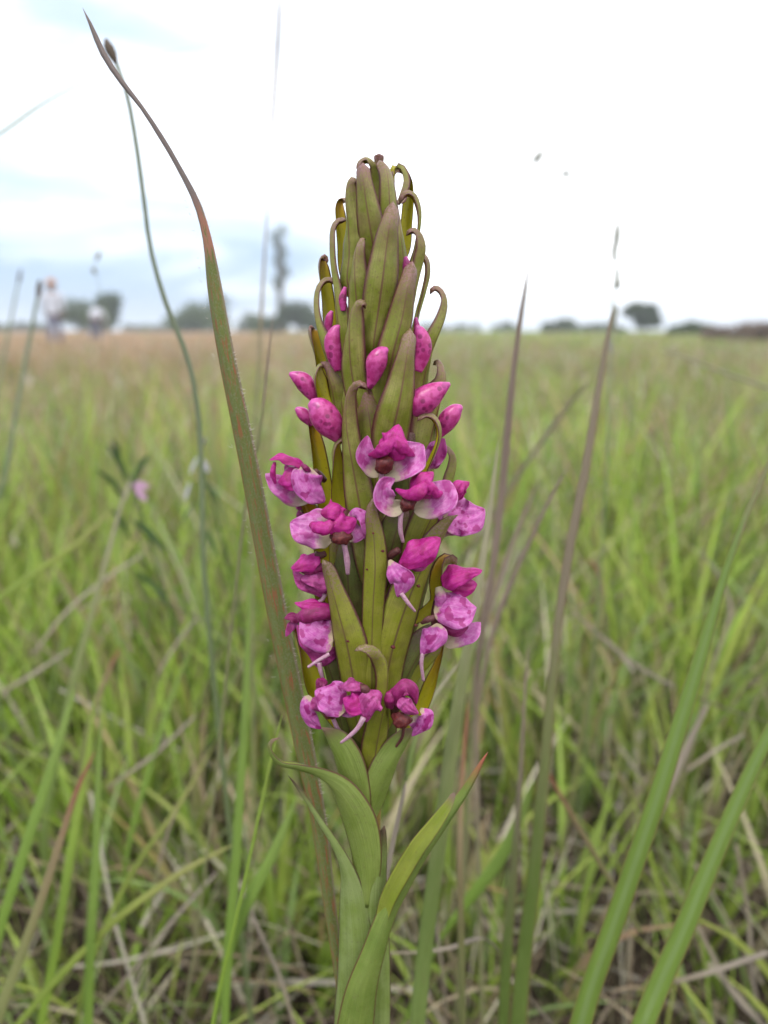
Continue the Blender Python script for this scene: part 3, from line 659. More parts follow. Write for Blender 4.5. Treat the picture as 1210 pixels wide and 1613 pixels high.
def walker(px, D, label, rotz):
    root = empty('person', at(px, D), label, 'person')
    P = [(0, 0, .95), (0, .0, 1.12), (0, -.005, 1.30), (0, 0, 1.44), (0, .005, 1.51), (0, .015, 1.58), (0, .02, 1.66), (0, .01, 1.71)]
    rad = [(.155, .11), (.145, .10), (.17, .115), (.12, .09), (.055, .055), (.072, .085), (.076, .092), (.05, .06)]
    E = [(i, i+1) for i in range(7)]
    for s_ in (-1, 1):
        k = len(P); P += [(s_*.19, 0, 1.41), (s_*.25, -.02, 1.14), (s_*.24, .06, .90)]; rad += [.058, .044, .028]
        E += [(3, k), (k, k+1), (k+1, k+2)]; hands(P, E, rad, k+2, (s_*.24, .06, .90), (0, .12, -1), s_)
        k = len(P); fy = .10 if s_ > 0 else -.10
        P += [(s_*.09, 0, .86), (s_*.10, fy*.7, .49), (s_*.10, fy-.02, .09), (s_*.10, fy+.10, .035)]; rad += [.088, .060, .040, .038]
        E += [(0, k), (k, k+1), (k+1, k+2), (k+2, k+3)]
    body = skin_body('body', P, E, rad, M['skin'], root)
    # nose, ears and eyes on the far side of the head
    for sx_, y_, z_, r_, nm, mt in ((0, .125, 1.62, .014, 'nose', 'skin'), (-.078, .015, 1.62, .02, 'ear', 'skin'), (.078, .015, 1.62, .02, 'ear', 'skin'), (-.03, .100, 1.645, .010, 'eye', 'hair'), (.03, .100, 1.645, .010, 'eye', 'hair')):
        V, Fc, U = tube_mesh([(sx_, y_, z_-r_), (sx_, y_+.004, z_), (sx_, y_, z_+r_)], [r_*.3, r_, r_*.3], 7, 8, 1, True, 'w')
        mesh_obj(nm, V+np.array(root.location), Fc, M[mt], root, None, U)
    sp = [(0, 0, .84), (0, 0, 1.0), (0, 0, 1.15), (0, -.005, 1.30), (0, 0, 1.43), (0, 0, 1.47)]; sr = [(.205, .150), (.195, .140), (.185, .130), (.20, .14), (.14, .105), (.075, .07)]
    se = [(i, i+1) for i in range(5)]
    for s_ in (-1, 1):
        k = len(sp); sp += [(s_*.20, 0, 1.40), (s_*.26, -.02, 1.14), (s_*.25, .05, .95)]; sr += [.085, .070, .050]; se += [(4, k), (k, k+1), (k+1, k+2)]
    skin_body('shirt', sp, se, sr, M['shirt'], root)
    tp = [(0, 0, .92), (0, 0, .84)]; tr = [(.165, .12), (.16, .12)]; te = [(0, 1)]
    for s_ in (-1, 1):
        fy = .10 if s_ > 0 else -.10
        k = len(tp); tp += [(s_*.09, 0, .80), (s_*.10, fy*.7, .49), (s_*.10, fy-.02, .12)]; tr += [.115, .088, .070]; te += [(1, k), (k, k+1), (k+1, k+2)]
    skin_body('trousers', tp, te, tr, M['trousers'], root)
    for s_ in (-1, 1):
        fy = .10 if s_ > 0 else -.10
        V, Fc, U = tube_mesh([(s_*.10, fy-.08, .045), (s_*.10, fy+.02, .06), (s_*.10, fy+.14, .035), (s_*.10, fy+.19, .03)], [.035, .05, .045, .025], 8, 8, .8, True, 'w')
        mesh_obj('shoe', V+np.array(root.location), Fc, M['shoe'], root, None, U)
    L0 = np.array(root.location)
    V, Fc, U = tube_mesh([(0, -.02, 1.56), (0, -.01, 1.64), (0, 0, 1.72)], [.088, .100, .07], 8, 14, 1.05, True, 'w'); mesh_obj('hair', V+L0, Fc, M['hair'], root, None, U)
    V, Fc, U = tube_mesh([(0, .005, 1.672), (0, .005, 1.678), (0, .005, 1.69), (0, .005, 1.74), (0, .005, 1.79), (0, .005, 1.81)], [.175, .17, .115, .108, .095, .02], 16, 20, 1, True, 'w')
    mesh_obj('hat', V+L0, Fc, M['hat'], root, None, U)
    root.rotation_euler.z = rotz; return root
walker(100, 22.5, 'standing person in a white shirt, grey trousers and orange hat seen from behind', R(8))
def stooper(px, D, label):
    root = empty('person', at(px, D), label, 'person'); L0 = np.array(root.location)
    P = [(0, -.12, .88), (0, .06, 1.02), (0, .24, 1.06), (0, .38, 1.02), (0, .46, .97), (0, .54, .90), (0, .59, .84)]
    rad = [(.15, .13), (.15, .12), (.17, .12), (.12, .1), (.055, .055), (.075, .085), (.06, .07)]; E = [(i, i+1) for i in range(6)]
    for s_ in (-1, 1):
        k = len(P); P += [(s_*.19, .36, .98), (s_*.20, .40, .74), (s_*.14, .48, .52)]; rad += [.056, .042, .028]; E += [(3, k), (k, k+1), (k+1, k+2)]
        hands(P, E, rad, k+2, (s_*.14, .48, .52), (0, .2, -1), s_)
        k = len(P); P += [(s_*.10, -.10, .80), (s_*.11, -.02, .46), (s_*.11, -.08, .09), (s_*.11, .04, .035)]; rad += [.09, .06, .04, .036]; E += [(0, k), (k, k+1), (k+1, k+2), (k+2, k+3)]
    skin_body('body', P, E, rad, M['skin'], root)
    sp = [(0, -.16, .86), (0, -.04, 1.00), (0, .10, 1.07), (0, .25, 1.08), (0, .38, 1.03), (0, .42, 1.0)]; sr = [(.19, .19), (.19, .17), (.20, .16), (.20, .14), (.14, .11), (.07, .07)]; se = [(i, i+1) for i in range(5)]
    for s_ in (-1, 1):
        k = len(sp); sp += [(s_*.20, .36, .98), (s_*.21, .40, .76)]; sr += [.08, .062]; se += [(4, k), (k, k+1)]
    skin_body('shirt', sp, se, sr, M['shirt'], root)
    tp = [(0, -.15, .86), (0, -.13, .80)]; tr = [(.16, .13), (.15, .13)]; te = [(0, 1)]
    for s_ in (-1, 1):
        k = len(tp); tp += [(s_*.10, -.10, .74), (s_*.11, -.02, .46), (s_*.11, -.08, .12)]; tr += [.11, .085, .068]; te += [(1, k), (k, k+1), (k+1, k+2)]
    skin_body('trousers', tp, te, tr, M['trousers'], root)
    V, Fc, U = tube_mesh([(0, .50, .97), (0, .57, .93), (0, .63, .85)], [.06, .092, .05], 8, 12, 1, True, 'w'); mesh_obj('hair', V+L0, Fc, M['hair'], root, None, U)
stooper(163, 29, 'stooping person of whom only a rounded white shirt back shows above the grass')

# ------------------------------------------------------------------ the orchid
foot_c = cam2world(plant(575, 1613, 0)[None])[0]
orchid = empty('orchid', (foot_c[0]+.004, foot_c[1]+.004, 0), 'tall wild orchid spike with olive hooded bracts and spotted magenta flowers, in sharp focus', 'orchid')
GROUND_PT = np.array([foot_c[0]+.004, foot_c[1]+.004, 0.])
def world2cam(p): return (np.asarray(p)-CMn[:3, 3]) @ CMn[:3, :3]
# stem
stp = [world2cam(GROUND_PT)]+[plant(x_, y_, 0) for x_, y_ in ((575, 1613), (576, 1480), (577, 1340), (580, 1230), (584, 1100), (585, 900), (588, 700), (592, 500), (597, 340), (598, 270))]
tube('stem', stp, [.0042, .0044, .0042, .0038, .0036, .0034, .0034, .0032, .0030, .0022, .001], M['stem'], orchid, 60, 14)

def bract(pts, wid, phi, z, mats=('bract', 'inner'), cup=.45, thick=.00045, label=None, name='bract', n=30, rnd=.10, power=1.5, flip=False):
    """pts base->tip in photo pixels; z: depth offsets from the spike's axis in the same unit, towards the lens"""
    mp_ = max(abs(a) for a in (phi if isinstance(phi, (list, tuple)) else [phi]))
    if name == 'bract' and mp_ > 65 and wid[-1] <= 6:      # the hooked tips curl on a little further
        a_, b_, c_ = (np.array(p, float) for p in pts[-3:]); d1, d2 = b_-a_, c_-b_
        tr = math.atan2(d1[0]*d2[1]-d1[1]*d2[0], d1 @ d2); tr = max(-1.0, min(1.0, tr))
        L2 = min(9., np.linalg.norm(d2)); dd2 = d2/np.linalg.norm(d2)*L2; ca_, sa_ = math.cos(tr), math.sin(tr)
        e_ = c_+np.array([dd2[0]*ca_-dd2[1]*sa_, dd2[0]*sa_+dd2[1]*ca_]); pts = list(pts)+[tuple(e_)]; wid = list(wid)+[wid[-1]]
    k = len(pts); t = np.linspace(0, 1, k)
    zz = np.interp(t, np.linspace(0, 1, len(z)), z) if isinstance(z, (list, tuple)) else np.full(k, float(z))
    if name == 'bract':      # every bract is seated on the stem
        y0 = pts[0][1]+46; xs = float(np.interp(y0, [270, 500, 1100, 1613], [598, 592, 584, 575]))
        pts = [(.35*pts[0][0]+.65*xs, y0)]+list(pts); wid = [wid[0]*.45]+list(wid); zz = np.r_[zz[0]*.35, zz]; k += 1; t = np.r_[0, t]
    ph = np.interp(t, np.linspace(0, 1, len(phi)), phi) if isinstance(phi, (list, tuple)) else np.full(k, float(phi))
    C = [plant(p[0], p[1], zz[i]) for i, p in enumerate(pts)]
    hooked = name == 'bract' and max(abs(a) for a in ph) > 65
    if hooked: rnd = min(rnd, .035)
    elif name == 'bract' and wid[-1] > 9: wid = wid[:-2]+[wid[-2]*1.18, wid[-1]*1.55]; rnd = .085
    if hooked: wid = [max(x_, 8.5 if i < k-1 else 5.5) for i, x_ in enumerate(wid)]
    W = [wid[i]*AX/max(abs(math.cos(R(ph[i]))), .62 if abs(ph[i]) < 60 or abs(ph[i]) > 120 else .8) for i in range(k)]
    D = [(math.cos(R(a)), 0, -math.sin(R(a))) for a in ph]
    o = ribbon(name, C, W, D, [M[mats[0]], M[mats[1]]], orchid, cup, thick, n, 9, rnd, power, .0, int(pts[0][0]), tipcup=1.0 if max(abs(a) for a in ph) > 65 and name == 'bract' else .25)
    if label: o['label'] = label
    return o
B = bract
# back bracts first (seen on their yellow inner faces), then towards the lens
B([(602,350),(597,310),(598,282),(592,258),(577,247),(564,254),(561,266)], [20,24,20,8,5.5,5,3], [20,60,100], [10,30,40], ('bract','inner_green'))
B([(600,320),(598,280),(597,255),(597,242)], [14,16,13,13], 0, [-10,0], rnd=.25)
B([(592,410),(585,370),(577,320),(572,280),(571,262),(572,256)], [46,46,36,25,19,16], -8, [40,62,64,48], rnd=.14)
B([(548,450),(550,400),(548,350),(544,310),(547,287),(554,278),(563,283)], [36,36,27,17,11,7,4], [-35,-50,-70], [25,45,45,35], label='front bract with a broad purplish hook')
B([(612,400),(614,340),(613,300),(610,272),(604,256),(598,252)], [34,32,26,21,17,12], [15,10], [35,50,45,25], rnd=.16)
B([(588,550),(596,490),(603,440),(609,390),(614,352),(618,328),(619,317)], [30,52,53,42,30,21,16], 5, [55,82,88,70], rnd=.14, cup=.5, label='broad front bract with a dark midrib')
B([(635,480),(637,430),(633,380),(627,335),(622,305)], [18,20,18,14,8], 35, [20,40,30])
B([(636,400),(642,350),(647,310),(647,285),(640,267),(626,260),(617,268)], [22,20,18,13,9,7,4], [165,150,110], [-35,-35,-20])
B([(616,330),(618,295),(623,266),(631,266),(636,283),(631,302),(627,313)], [14,12,7,8,9,8,3], [150,140,120], [-30,-20,-10])
B([(645,460),(650,420),(657,390),(663,358),(664,330),(656,306),(643,299),(633,303),(628,312)], [20,17,11,8,8,7,6,4,3], [80,95,95], [-10,10,15,15])
B([(640,540),(648,490),(660,440),(668,410),(671,388),(664,367),(652,358),(641,363)], [34,26,20,18,14,10,6,3], [55,70,80], [25,35,30], label='curled bract against the sky')
B([(652,540),(660,500),(671,462),(678,432),(677,412),(672,402)], [22,15,10,7,6,4], [110,100,90], [-25,-20])
B([(662,640),(668,600),(676,565),(690,532),(702,500),(705,475),(698,456),(686,449),(677,455)], [38,40,36,25,15,10,7,5,3], [45,65,90,90], [15,40,30,25], label='long open loop of a bract tip against the sky')
B([(598,660),(610,600),(621,550),(634,500),(642,455),(648,425),(650,411)], [44,52,48,42,30,21,17], 12, [45,74,80,65], rnd=.13, cup=.5, label='front bract with a blunt pink tip')
B([(612,730),(618,685),(628,640),(636,595),(642,555),(646,528),(646,517)], [50,64,58,42,28,21,17], 8, [65,98,104,90], rnd=.13, cup=.5, label='widest front bract, purple tipped')
B([(566,540),(562,480),(559,440),(559,410),(562,388),(569,374),(577,377)], [44,38,31,21,15,9,4], [-20,-40,-60], [45,62,64,55])
B([(540,600),(537,550),(532,505),(526,455),(521,420),(519,385),(521,358),(529,345),(540,342)], [32,32,27,16,10,8,7,5,3], [-45,-60,-85,-90], [15,25,15,10])
B([(547,440),(539,390),(532,350),(530,328),(534,315),(541,311)], [26,22,18,14,9,5], [-160,-140], [-35,-38])
B([(524,530),(514,480),(506,445),(502,420),(505,405),(512,400),(518,408)], [24,22,19,14,8,6,3], [-150,-120], [-32,-28])
B([(545,670),(535,620),(520,578),(507,545),(498,512),(494,478),(498,452),(509,438),(521,436),(530,442)], [36,36,30,21,13,9,8,6,5,3], [-45,-60,-90,-90], [25,28,10,10], label='slender bract curling over like a shepherd crook')
B([(522,650),(512,605),(500,565),(490,538),(486,520),(489,511),(496,517)], [28,27,27,22,15,12,7], [-160,-140,-110], [-22,-15])
B([(518,665),(506,630),(497,605),(495,588),(502,573),(513,571),(521,580),(523,591)], [24,23,20,14,9,8,7,3], [-140,-120,-100], [20,18,20])
B([(530,680),(527,640),(521,605),(513,580),(505,570)], [34,34,28,16,6], -45, [10,30,25])
B([(588,600),(582,560),(577,525),(572,495),(569,476)], [30,38,38,28,14], 8, [40,52,48])
B([(566,650),(556,600),(551,560),(550,520),(553,492),(561,474),(571,471),(578,478)], [36,42,38,28,19,11,8,3.5], [-12,-35,-70], [55,82,80,68], label='narrow front bract hooked over at the tip')
B([(592,770),(588,710),(583,665),(576,625),(571,605)], [34,46,44,28,13], 5, [52,66,58])
B([(580,900),(572,830),(562,770),(553,720),(546,675),(545,640),(549,614),(559,600),(570,599),(578,605)], [40,52,48,36,28,20,14,10,8,3.5], [0,-10,-35,-70], [60,88,96,84], label='long front bract hooked over beside the uppermost open flower')
B([(668,760),(675,710),(684,670),(695,630),(703,600),(699,577),(691,566),(684,568)], [48,50,44,30,19,11,6,3], [40,50,90,100], [15,25,5])
B([(668,760),(673,742),(682,724),(691,704),(696,684),(693,664),(683,652),(669,649),(659,655)], [15,14,12,9,8,8,7,6,4], [115,105,90], [50,70,74,74], label='wiry brown bract tip arching over the flowers')
B([(690,850),(702,800),(714,757),(719,735),(718,718),(711,707),(702,700),(695,702)], [36,28,20,14,11,8,6,3], [60,70,90], [0,-5,-5])
B([(522,830),(510,775),(499,725),(491,690),(486,660),(485,645)], [32,30,26,20,13,7], [-165,-140], [-18,-8])
B([(534,830),(529,775),(525,735),(523,712),(528,696),(537,688),(549,686),(560,690)], [28,22,17,12,8,6,5,3], [-150,-115,-80], [30,58,60], label='thin arched bract tip below a bud')
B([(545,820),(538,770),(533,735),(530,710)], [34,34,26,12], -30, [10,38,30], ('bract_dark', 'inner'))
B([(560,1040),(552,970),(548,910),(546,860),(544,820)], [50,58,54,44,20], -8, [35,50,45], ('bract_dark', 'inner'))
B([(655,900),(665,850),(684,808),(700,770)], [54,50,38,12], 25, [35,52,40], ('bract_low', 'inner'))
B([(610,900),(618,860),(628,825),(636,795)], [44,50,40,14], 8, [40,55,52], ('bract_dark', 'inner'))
B([(532,950),(514,885),(496,832),(479,797),(467,777)], [44,40,34,22,9], [-165,-150], [-12,0], ('bract_low', 'inner'))
B([(524,1020),(510,965),(499,925),(493,895)], [34,30,25,10], -155, [-15,-5], ('bract_low', 'inner'))
B([(538,950),(532,905),(530,870),(532,845)], [30,34,28,14], -15, [20,42], ('bract_low', 'inner'))
B([(586,1080),(586,1010),(588,950),(591,895),(589,848),(584,812),(586,792),(596,779)], [40,36,38,41,32,22,15,8], [0,-5,-25], [70,96,102,100], ('bract_low', 'inner'), label='straight centre bract with a dark red rib')
B([(607,1130),(611,1060),(628,990),(652,925),(676,875),(697,840),(712,820),(722,811)], [44,62,68,56,40,28,17,8], [12,20,40], [50,84,84,80], ('bract_low', 'inner'), cup=.4, label='largest bract, slanting outward with small black specks')
B([(562,1140),(557,1075),(546,1015),(533,965),(522,925),(514,898),(508,881)], [44,54,58,43,29,20,12], [-15,-25], [55,86,90,90], ('bract_low', 'inner'), cup=.4, label='broad lower bract with a rounded brownish tip')
B([(590,1250),(591,1195),(598,1150),(606,1110),(611,1072),(609,1043),(598,1024),(580,1014),(563,1018)], [44,48,42,26,19,17,17,14,4], [5,25,60,75], [50,92,104,108], ('bract_low', 'inner'), cup=.6, label='pale green bract bent over to a black point')
B([(536,1150),(510,1112),(487,1070),(473,1035),(463,1003),(461,982),(470,970)], [14,26,35,26,13,8,5], [-155,-130,-90], [10,10,30], ('bract_low', 'inner'), label='yellow faced lower bract with a thin hooked tip')
B([(632,1160),(660,1125),(681,1082),(693,1046),(699,1018)], [14,22,23,12,5], [160,140], [-5,-10], ('bract_low', 'inner'))
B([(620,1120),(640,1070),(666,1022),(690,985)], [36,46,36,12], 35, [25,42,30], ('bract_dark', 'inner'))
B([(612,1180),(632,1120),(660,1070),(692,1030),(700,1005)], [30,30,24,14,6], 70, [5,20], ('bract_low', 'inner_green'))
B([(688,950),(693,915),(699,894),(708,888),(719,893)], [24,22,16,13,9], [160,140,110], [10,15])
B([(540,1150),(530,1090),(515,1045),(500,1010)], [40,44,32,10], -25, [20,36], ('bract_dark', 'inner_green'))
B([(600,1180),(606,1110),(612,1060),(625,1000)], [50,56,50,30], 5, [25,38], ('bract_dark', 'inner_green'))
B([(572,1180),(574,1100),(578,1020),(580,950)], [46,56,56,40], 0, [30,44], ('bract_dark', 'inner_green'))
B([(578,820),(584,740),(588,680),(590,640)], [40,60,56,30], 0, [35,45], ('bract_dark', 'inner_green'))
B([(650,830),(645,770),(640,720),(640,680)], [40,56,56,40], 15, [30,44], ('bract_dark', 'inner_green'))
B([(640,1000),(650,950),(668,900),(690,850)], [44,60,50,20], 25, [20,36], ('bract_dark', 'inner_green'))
# lowest bracts
B([(572,1310),(557,1255),(538,1205),(518,1165),(506,1146)], [22,50,56,36,10], [-25,-45], [45,66,70], ('leaf', 'leaf_in'), cup=.35, label='smooth green lowest bract under the bottom flowers')
B([(578,1310),(592,1262),(612,1215),(636,1175),(654,1146)], [20,46,50,34,10], [20,40], [45,64,60], ('leaf', 'leaf_in'), cup=.35, label='green lowest bract cupping a wine red flower')

# leaves on the stem
def leaf(pts, wid, phi, z, mats, label, **k):
    return bract(pts, wid, phi, z, mats, k.pop('cup', .3), .0006, label, 'leaf', 44, k.pop('rnd', .05), k.pop('power', 1.6))
gz = lambda x_, y_: (x_, y_)
leaf([(577,1430),(577,1385),(570,1335),(556,1290),(531,1248),(500,1224),(466,1213),(440,1206),(425,1190),(421,1175),(428,1164),(441,1162)], [14,44,60,64,50,30,20,17,15,12,9,4], [-10,-20,-40,-80,-60], [60,82,84,90], ('leaf', 'leaf_in'), 'leaf that arches out and curls back at its purple tip', cup=.45)
leaf([(553,1720),(554,1613),(556,1563),(556,1490),(552,1430),(545,1381),(527,1338),(503,1298),(476,1255),(454,1222)], [78,76,70,64,52,31,19,13,8,4], [-10,-20,-40], [40,62,66,60], ('leaf_blue', 'leaf'), 'bluish green sheathing leaf with a dark purple margin', cup=.45)
leaf([(596,1470),(612,1415),(634,1373),(660,1332),(686,1300),(705,1273),(713,1258),(716,1248)], [17,26,28,26,22,16,10,7], [165,155,150], [70,96,80], ('leaf', 'leaf_in'), 'short curved leaf ending in a small brown knob', cup=.35, rnd=.03)
leaf([(550,1760),(555,1680),(563,1613),(572,1563),(590,1505),(608,1452),(634,1403),(664,1352),(700,1300),(738,1244),(769,1184)], [78,73,66,56,43,36,35,31,26,18,4], [5,10,20], [70,88,78,50], ('leaf_red', 'leaf_in'), 'long front leaf slanting up to a red tip', cup=.45)
leaf([(592,1740),(592,1640),(592,1540),(591,1460),(592,1400),(599,1345),(606,1300)], [56,58,58,54,46,30,8], [5,10,15], [20,50,64,56], ('leaf_blue', 'leaf'), 'narrow pale leaf tucked behind the stem', cup=.4)
leaf([(545,1760),(546,1660),(552,1570),(566,1480),(580,1400)], [50,56,56,40,14], -20, [20,30], ('leaf', 'leaf_in'), 'lowest green sheath wrapping the stem', cup=.6)

# buds
def bud(pts, wid, z, label=None):
    C = [plant(p[0], p[1], z+(2*i)) for i, p in enumerate(pts)]
    o = tube('bud', C, [x_*AX*.47 for x_ in wid], M['bud'], orchid, 22, 18, .9)
    if label: o['label'] = label
bud([(534,584),(527,560),(524,535),(530,518),(535,513)], [14,25,26,14,4], 40)
bud([(582,612),(589,590),(594,569),(603,555),(611,549)], [8,24,33,22,5], 74, 'bud in the middle of the spike')
bud([(658,585),(666,560),(667,540),(661,521),(656,513)], [14,24,26,17,5], 48)
bud([(498,634),(488,615),(478,601),(466,593),(456,588)], [10,26,30,20,5], 12)
bud([(532,696),(525,678),(513,658),(499,641),(488,633)], [8,38,47,36,12], 55, 'largest bud, dark spotted on its underside')
bud([(492,670),(482,656),(473,648),(466,643)], [10,22,18,6], -5)
bud([(650,652),(661,637),(677,624),(695,612),(709,604)], [18,42,40,24,5], 66, 'plump bud pointing outward with dark spots')
bud([(690,690),(699,672),(709,657),(720,645),(728,640)], [8,28,32,22,6], 15)
bud([(520,536),(517,515),(519,500),(523,490)], [8,14,13,5], 5)
bud([(541,490),(540,470),(544,452)], [8,13,5], 30)
bud([(641,440),(641,420),(639,404)], [8,14,5], 45)
bud([(655,545),(657,520),(655,500)], [8,12,5], 10)
bud([(588,560),(590,545),(592,530)], [4,8,4], 30)

# flowers: each part given by its centreline (x, y, depth) and widths
FR = (0, .15, 1)
def petal(name, mat, pts, wid, nrm=FR, cup=.25, parent=None, wave=.06, rnd=.5, thick=.0004, power=1.8, n=36):
    big = 1.26 if name == 'hood' else 1.14; wid = [x_*big for x_ in wid]; wid[-1] = max(wid[-1], (.55 if name == 'hood' else .42)*max(wid)); cup = cup*(.8 if name == 'hood' else (.42 if cup > 0 else .8)); thick = thick if name == 'hood' else .00022
    C = [plant(*p) for p in pts]; W = [x_*AX for x_ in wid]; n0 = unit(np.array(nrm, float)); D = []
    for i in range(len(C)):
        T = unit(C[min(i+1, len(C)-1)]-C[max(i-1, 0)]); D.append(unit(np.cross(T, n0)))
    return ribbon(name, C, W, D, M[mat], parent, cup, thick, n, 17, rnd, power, wave, int(pts[0][0]*7+pts[0][1]), crump=.026 if name != 'hood' else .030, smooth_w=True)
def rod(name, mat, pts, wid, parent, flat=1.0, n=16):
    if name in ('column', 'lip_lobe'):
        V, Fc, U = tube_mesh([plant(*p) for p in pts], [x_*AX*.5 for x_ in wid], 26, 26, flat, True, 'cam')
        c_ = V.mean(0); am = (.16 if name == 'column' else .09)*max(wid)*AX; fr = 2.6/(max(wid)*AX)
        for i_ in range(len(V)):
            v_ = Vector(V[i_]-c_); nz = mnoise.noise(v_*fr+Vector((pts[0][0], 0, 0)))+.45*mnoise.noise(v_*fr*2.7); d_ = v_.normalized(); V[i_] += np.array(d_)*am*nz
        return mesh_obj(name, cam2world(V), Fc, M[mat], parent, None, U)
    return tube(name, [plant(*p) for p in pts], [x_*AX*.5 for x_ in wid], M[mat], parent, n, 12, flat)
def flower(nub, label, parts):
    """nub: the ovary (pts, widths) that carries the flower; parts: its petals, hood, column and spurs"""
    f = tube('flower', [plant(*p) for p in nub[0]], [x_*AX*.5 for x_ in nub[1]], M['neck'], orchid, 12, 10); f['label'] = label
    for p in parts:
        kind = p[0]
        if kind in ('spur', 'column', 'lip_lobe'): rod(kind, p[1], p[2], p[3], f, *(p[4:5]))
        else: petal(kind, p[1], p[2], p[3], *(p[4:5] or [FR]), **(dict(parent=f, **(p[5] if len(p) > 5 else {}))))
    return f
flower(([(598,742,70),(606,728,92),(612,716,100)], [10,16,10]), 'uppermost open flower, facing the lens', [
 ('side_petal', 'petal_pale', [(598,748,96),(584,736,98),(575,714,104),(579,686,100)], [14,26,26,12], (.45,.1,1), dict(cup=-.45)),
 ('side_petal', 'petal_pale', [(606,744,98),(628,737,104),(648,719,108),(667,700,104)], [20,38,44,26], (-.2,.25,1), dict(cup=-.3, wave=.08)),
 ('hood', 'hood', [(606,722,112),(611,706,124),(619,685,126),(628,668,112)], [36,40,36,26], (-.2,.4,1), dict(cup=.75)),
 ('lip_lobe', 'hood', [(581,717,104),(592,715,116),(606,706,127),(620,692,129)], [4,13,20,10], .6),
 ('lip_lobe', 'hood', [(616,690,127),(629,700,126),(642,711,119),(653,718,110)], [10,19,14,4], .6),
 ('column', 'column', [(610,722,104),(605,731,112),(602,742,104)], [22,27,12]),
 ('spur', 'spur', [(602,744,98),(600,758,100),(600,776,96)], [8,7,6])])
flower(([(640,800,80),(648,786,98),(655,775,104)], [8,12,8]), 'flower just below the uppermost one, white inside its petals', [
 ('side_petal', 'petal_pale', [(636,792,104),(619,800,108),(604,788,114),(606,764,116),(622,754,108)], [14,22,26,24,12], (.4,.1,1), dict(cup=-.5)),
 ('side_petal', 'petal_pale', [(652,801,104),(674,797,110),(695,780,114),(709,757,110)], [14,34,48,28], (-.1,.2,1), dict(cup=-.25, wave=.07)),
 ('hood', 'hood', [(646,778,114),(655,764,126),(668,751,130),(683,743,118)], [34,38,34,22], (-.1,.5,1), dict(cup=.75)),
 ('lip_lobe', 'hood', [(624,771,112),(642,779,126),(658,776,132),(672,762,130)], [5,15,22,12], .7),
 ('lip_lobe', 'hood', [(672,758,128),(681,770,128),(688,779,122),(696,776,116)], [10,14,12,6], .8),
 ('column', 'column', [(650,786,112),(643,793,116),(636,800,108)], [14,21,10]),
 ('spur', 'spur', [(633,803,104),(631,818,106),(631,836,104),(635,854,98)], [8,7,7,5])])
flower(([(512,757,20),(504,750,26),(496,742,34)], [9,13,10]), 'outermost flower beside the hairy blade, seen from the side', [
 ('side_petal', 'petal_pale', [(492,782,22),(466,778,26),(440,763,30),(418,746,28)], [20,34,32,14], (-.2,.4,1), dict(cup=.2)),
 ('hood', 'hood', [(478,735,44),(462,744,54),(447,754,54),(438,760,44)], [30,40,34,14], (-.5,.2,1), dict(cup=.6)),
 ('hood', 'hood', [(488,740,46),(462,724,52),(443,717,52),(424,724,46)], [10,17,17,7], (-.2,.9,.8), dict(cup=.5)),
 ('side_petal', 'petal', [(484,735,52),(482,752,60),(493,774,60),(512,791,50)], [22,40,38,6], (.1,.2,1), dict(cup=.35)),
 ('lip_lobe', 'hood_dark', [(476,732,54),(482,737,58),(488,742,54)], [5,9,5]),
 ('lip_lobe', 'hood', [(433,728,44),(430,745,44),(434,762,40)], [5,9,4])])
flower(([(546,806,60),(538,820,74),(530,832,84)], [14,16,10]), 'wide open flower with a long hanging spur', [
 ('side_petal', 'petal_pale', [(528,842,76),(503,834,84),(478,831,86),(457,823,76)], [32,50,48,16], (0,.15,1), dict(cup=.2, wave=.09)),
 ('side_petal', 'petal_pale', [(545,838,74),(556,834,74),(564,826,70)], [26,34,20], (.1,.1,1), dict(cup=-.3)),
 ('side_petal', 'petal', [(548,822,78),(560,808,88),(574,814,90),(580,834,88),(579,856,80)], [10,15,18,20,10], (.5,.3,1), dict(cup=.5)),
 ('hood', 'hood', [(505,808,98),(518,800,106),(531,796,104),(541,800,92)], [16,28,30,16], (0,.7,1), dict(cup=.7)),
 ('hood', 'hood', [(520,812,104),(533,819,112),(546,824,108),(562,817,96)], [30,38,28,8], (.1,.2,1), dict(cup=.6)),
 ('lip_lobe', 'hood', [(491,826,100),(500,831,110),(512,832,112),(524,822,110)], [9,18,20,12], .8),
 ('column', 'column', [(522,843,98),(532,846,106),(544,846,104),(552,843,94)], [10,21,20,10], .8),
 ('spur', 'spur', [(540,850,96),(544,866,98),(547,884,96),(548,904,90)], [9,8,9,6])])
flower(([(513,872,50),(504,875,54),(496,872,56)], [9,11,9]), 'half closed flower tucked behind a blunt brown bract', [
 ('side_petal', 'petal_deep', [(516,932,44),(494,926,52),(474,914,54),(461,896,48)], [22,24,20,9], (-.2,-.2,1), dict(cup=.3)),
 ('side_petal', 'petal_deep', [(522,902,56),(508,910,62),(490,910,64),(474,913,60)], [38,36,24,9], (0,.3,1), dict(cup=.4)),
 ('hood', 'hood', [(502,874,58),(488,880,66),(472,887,66),(458,895,58)], [18,27,24,9], (-.2,.6,1), dict(cup=.6)),
 ('lip_lobe', 'hood_dark', [(506,893,54),(490,897,58),(475,898,52)], [14,18,10]),
 ('spur', 'spur', [(512,936,50),(508,944,50),(498,949,50),(489,948,48)], [7,6,5,4])])
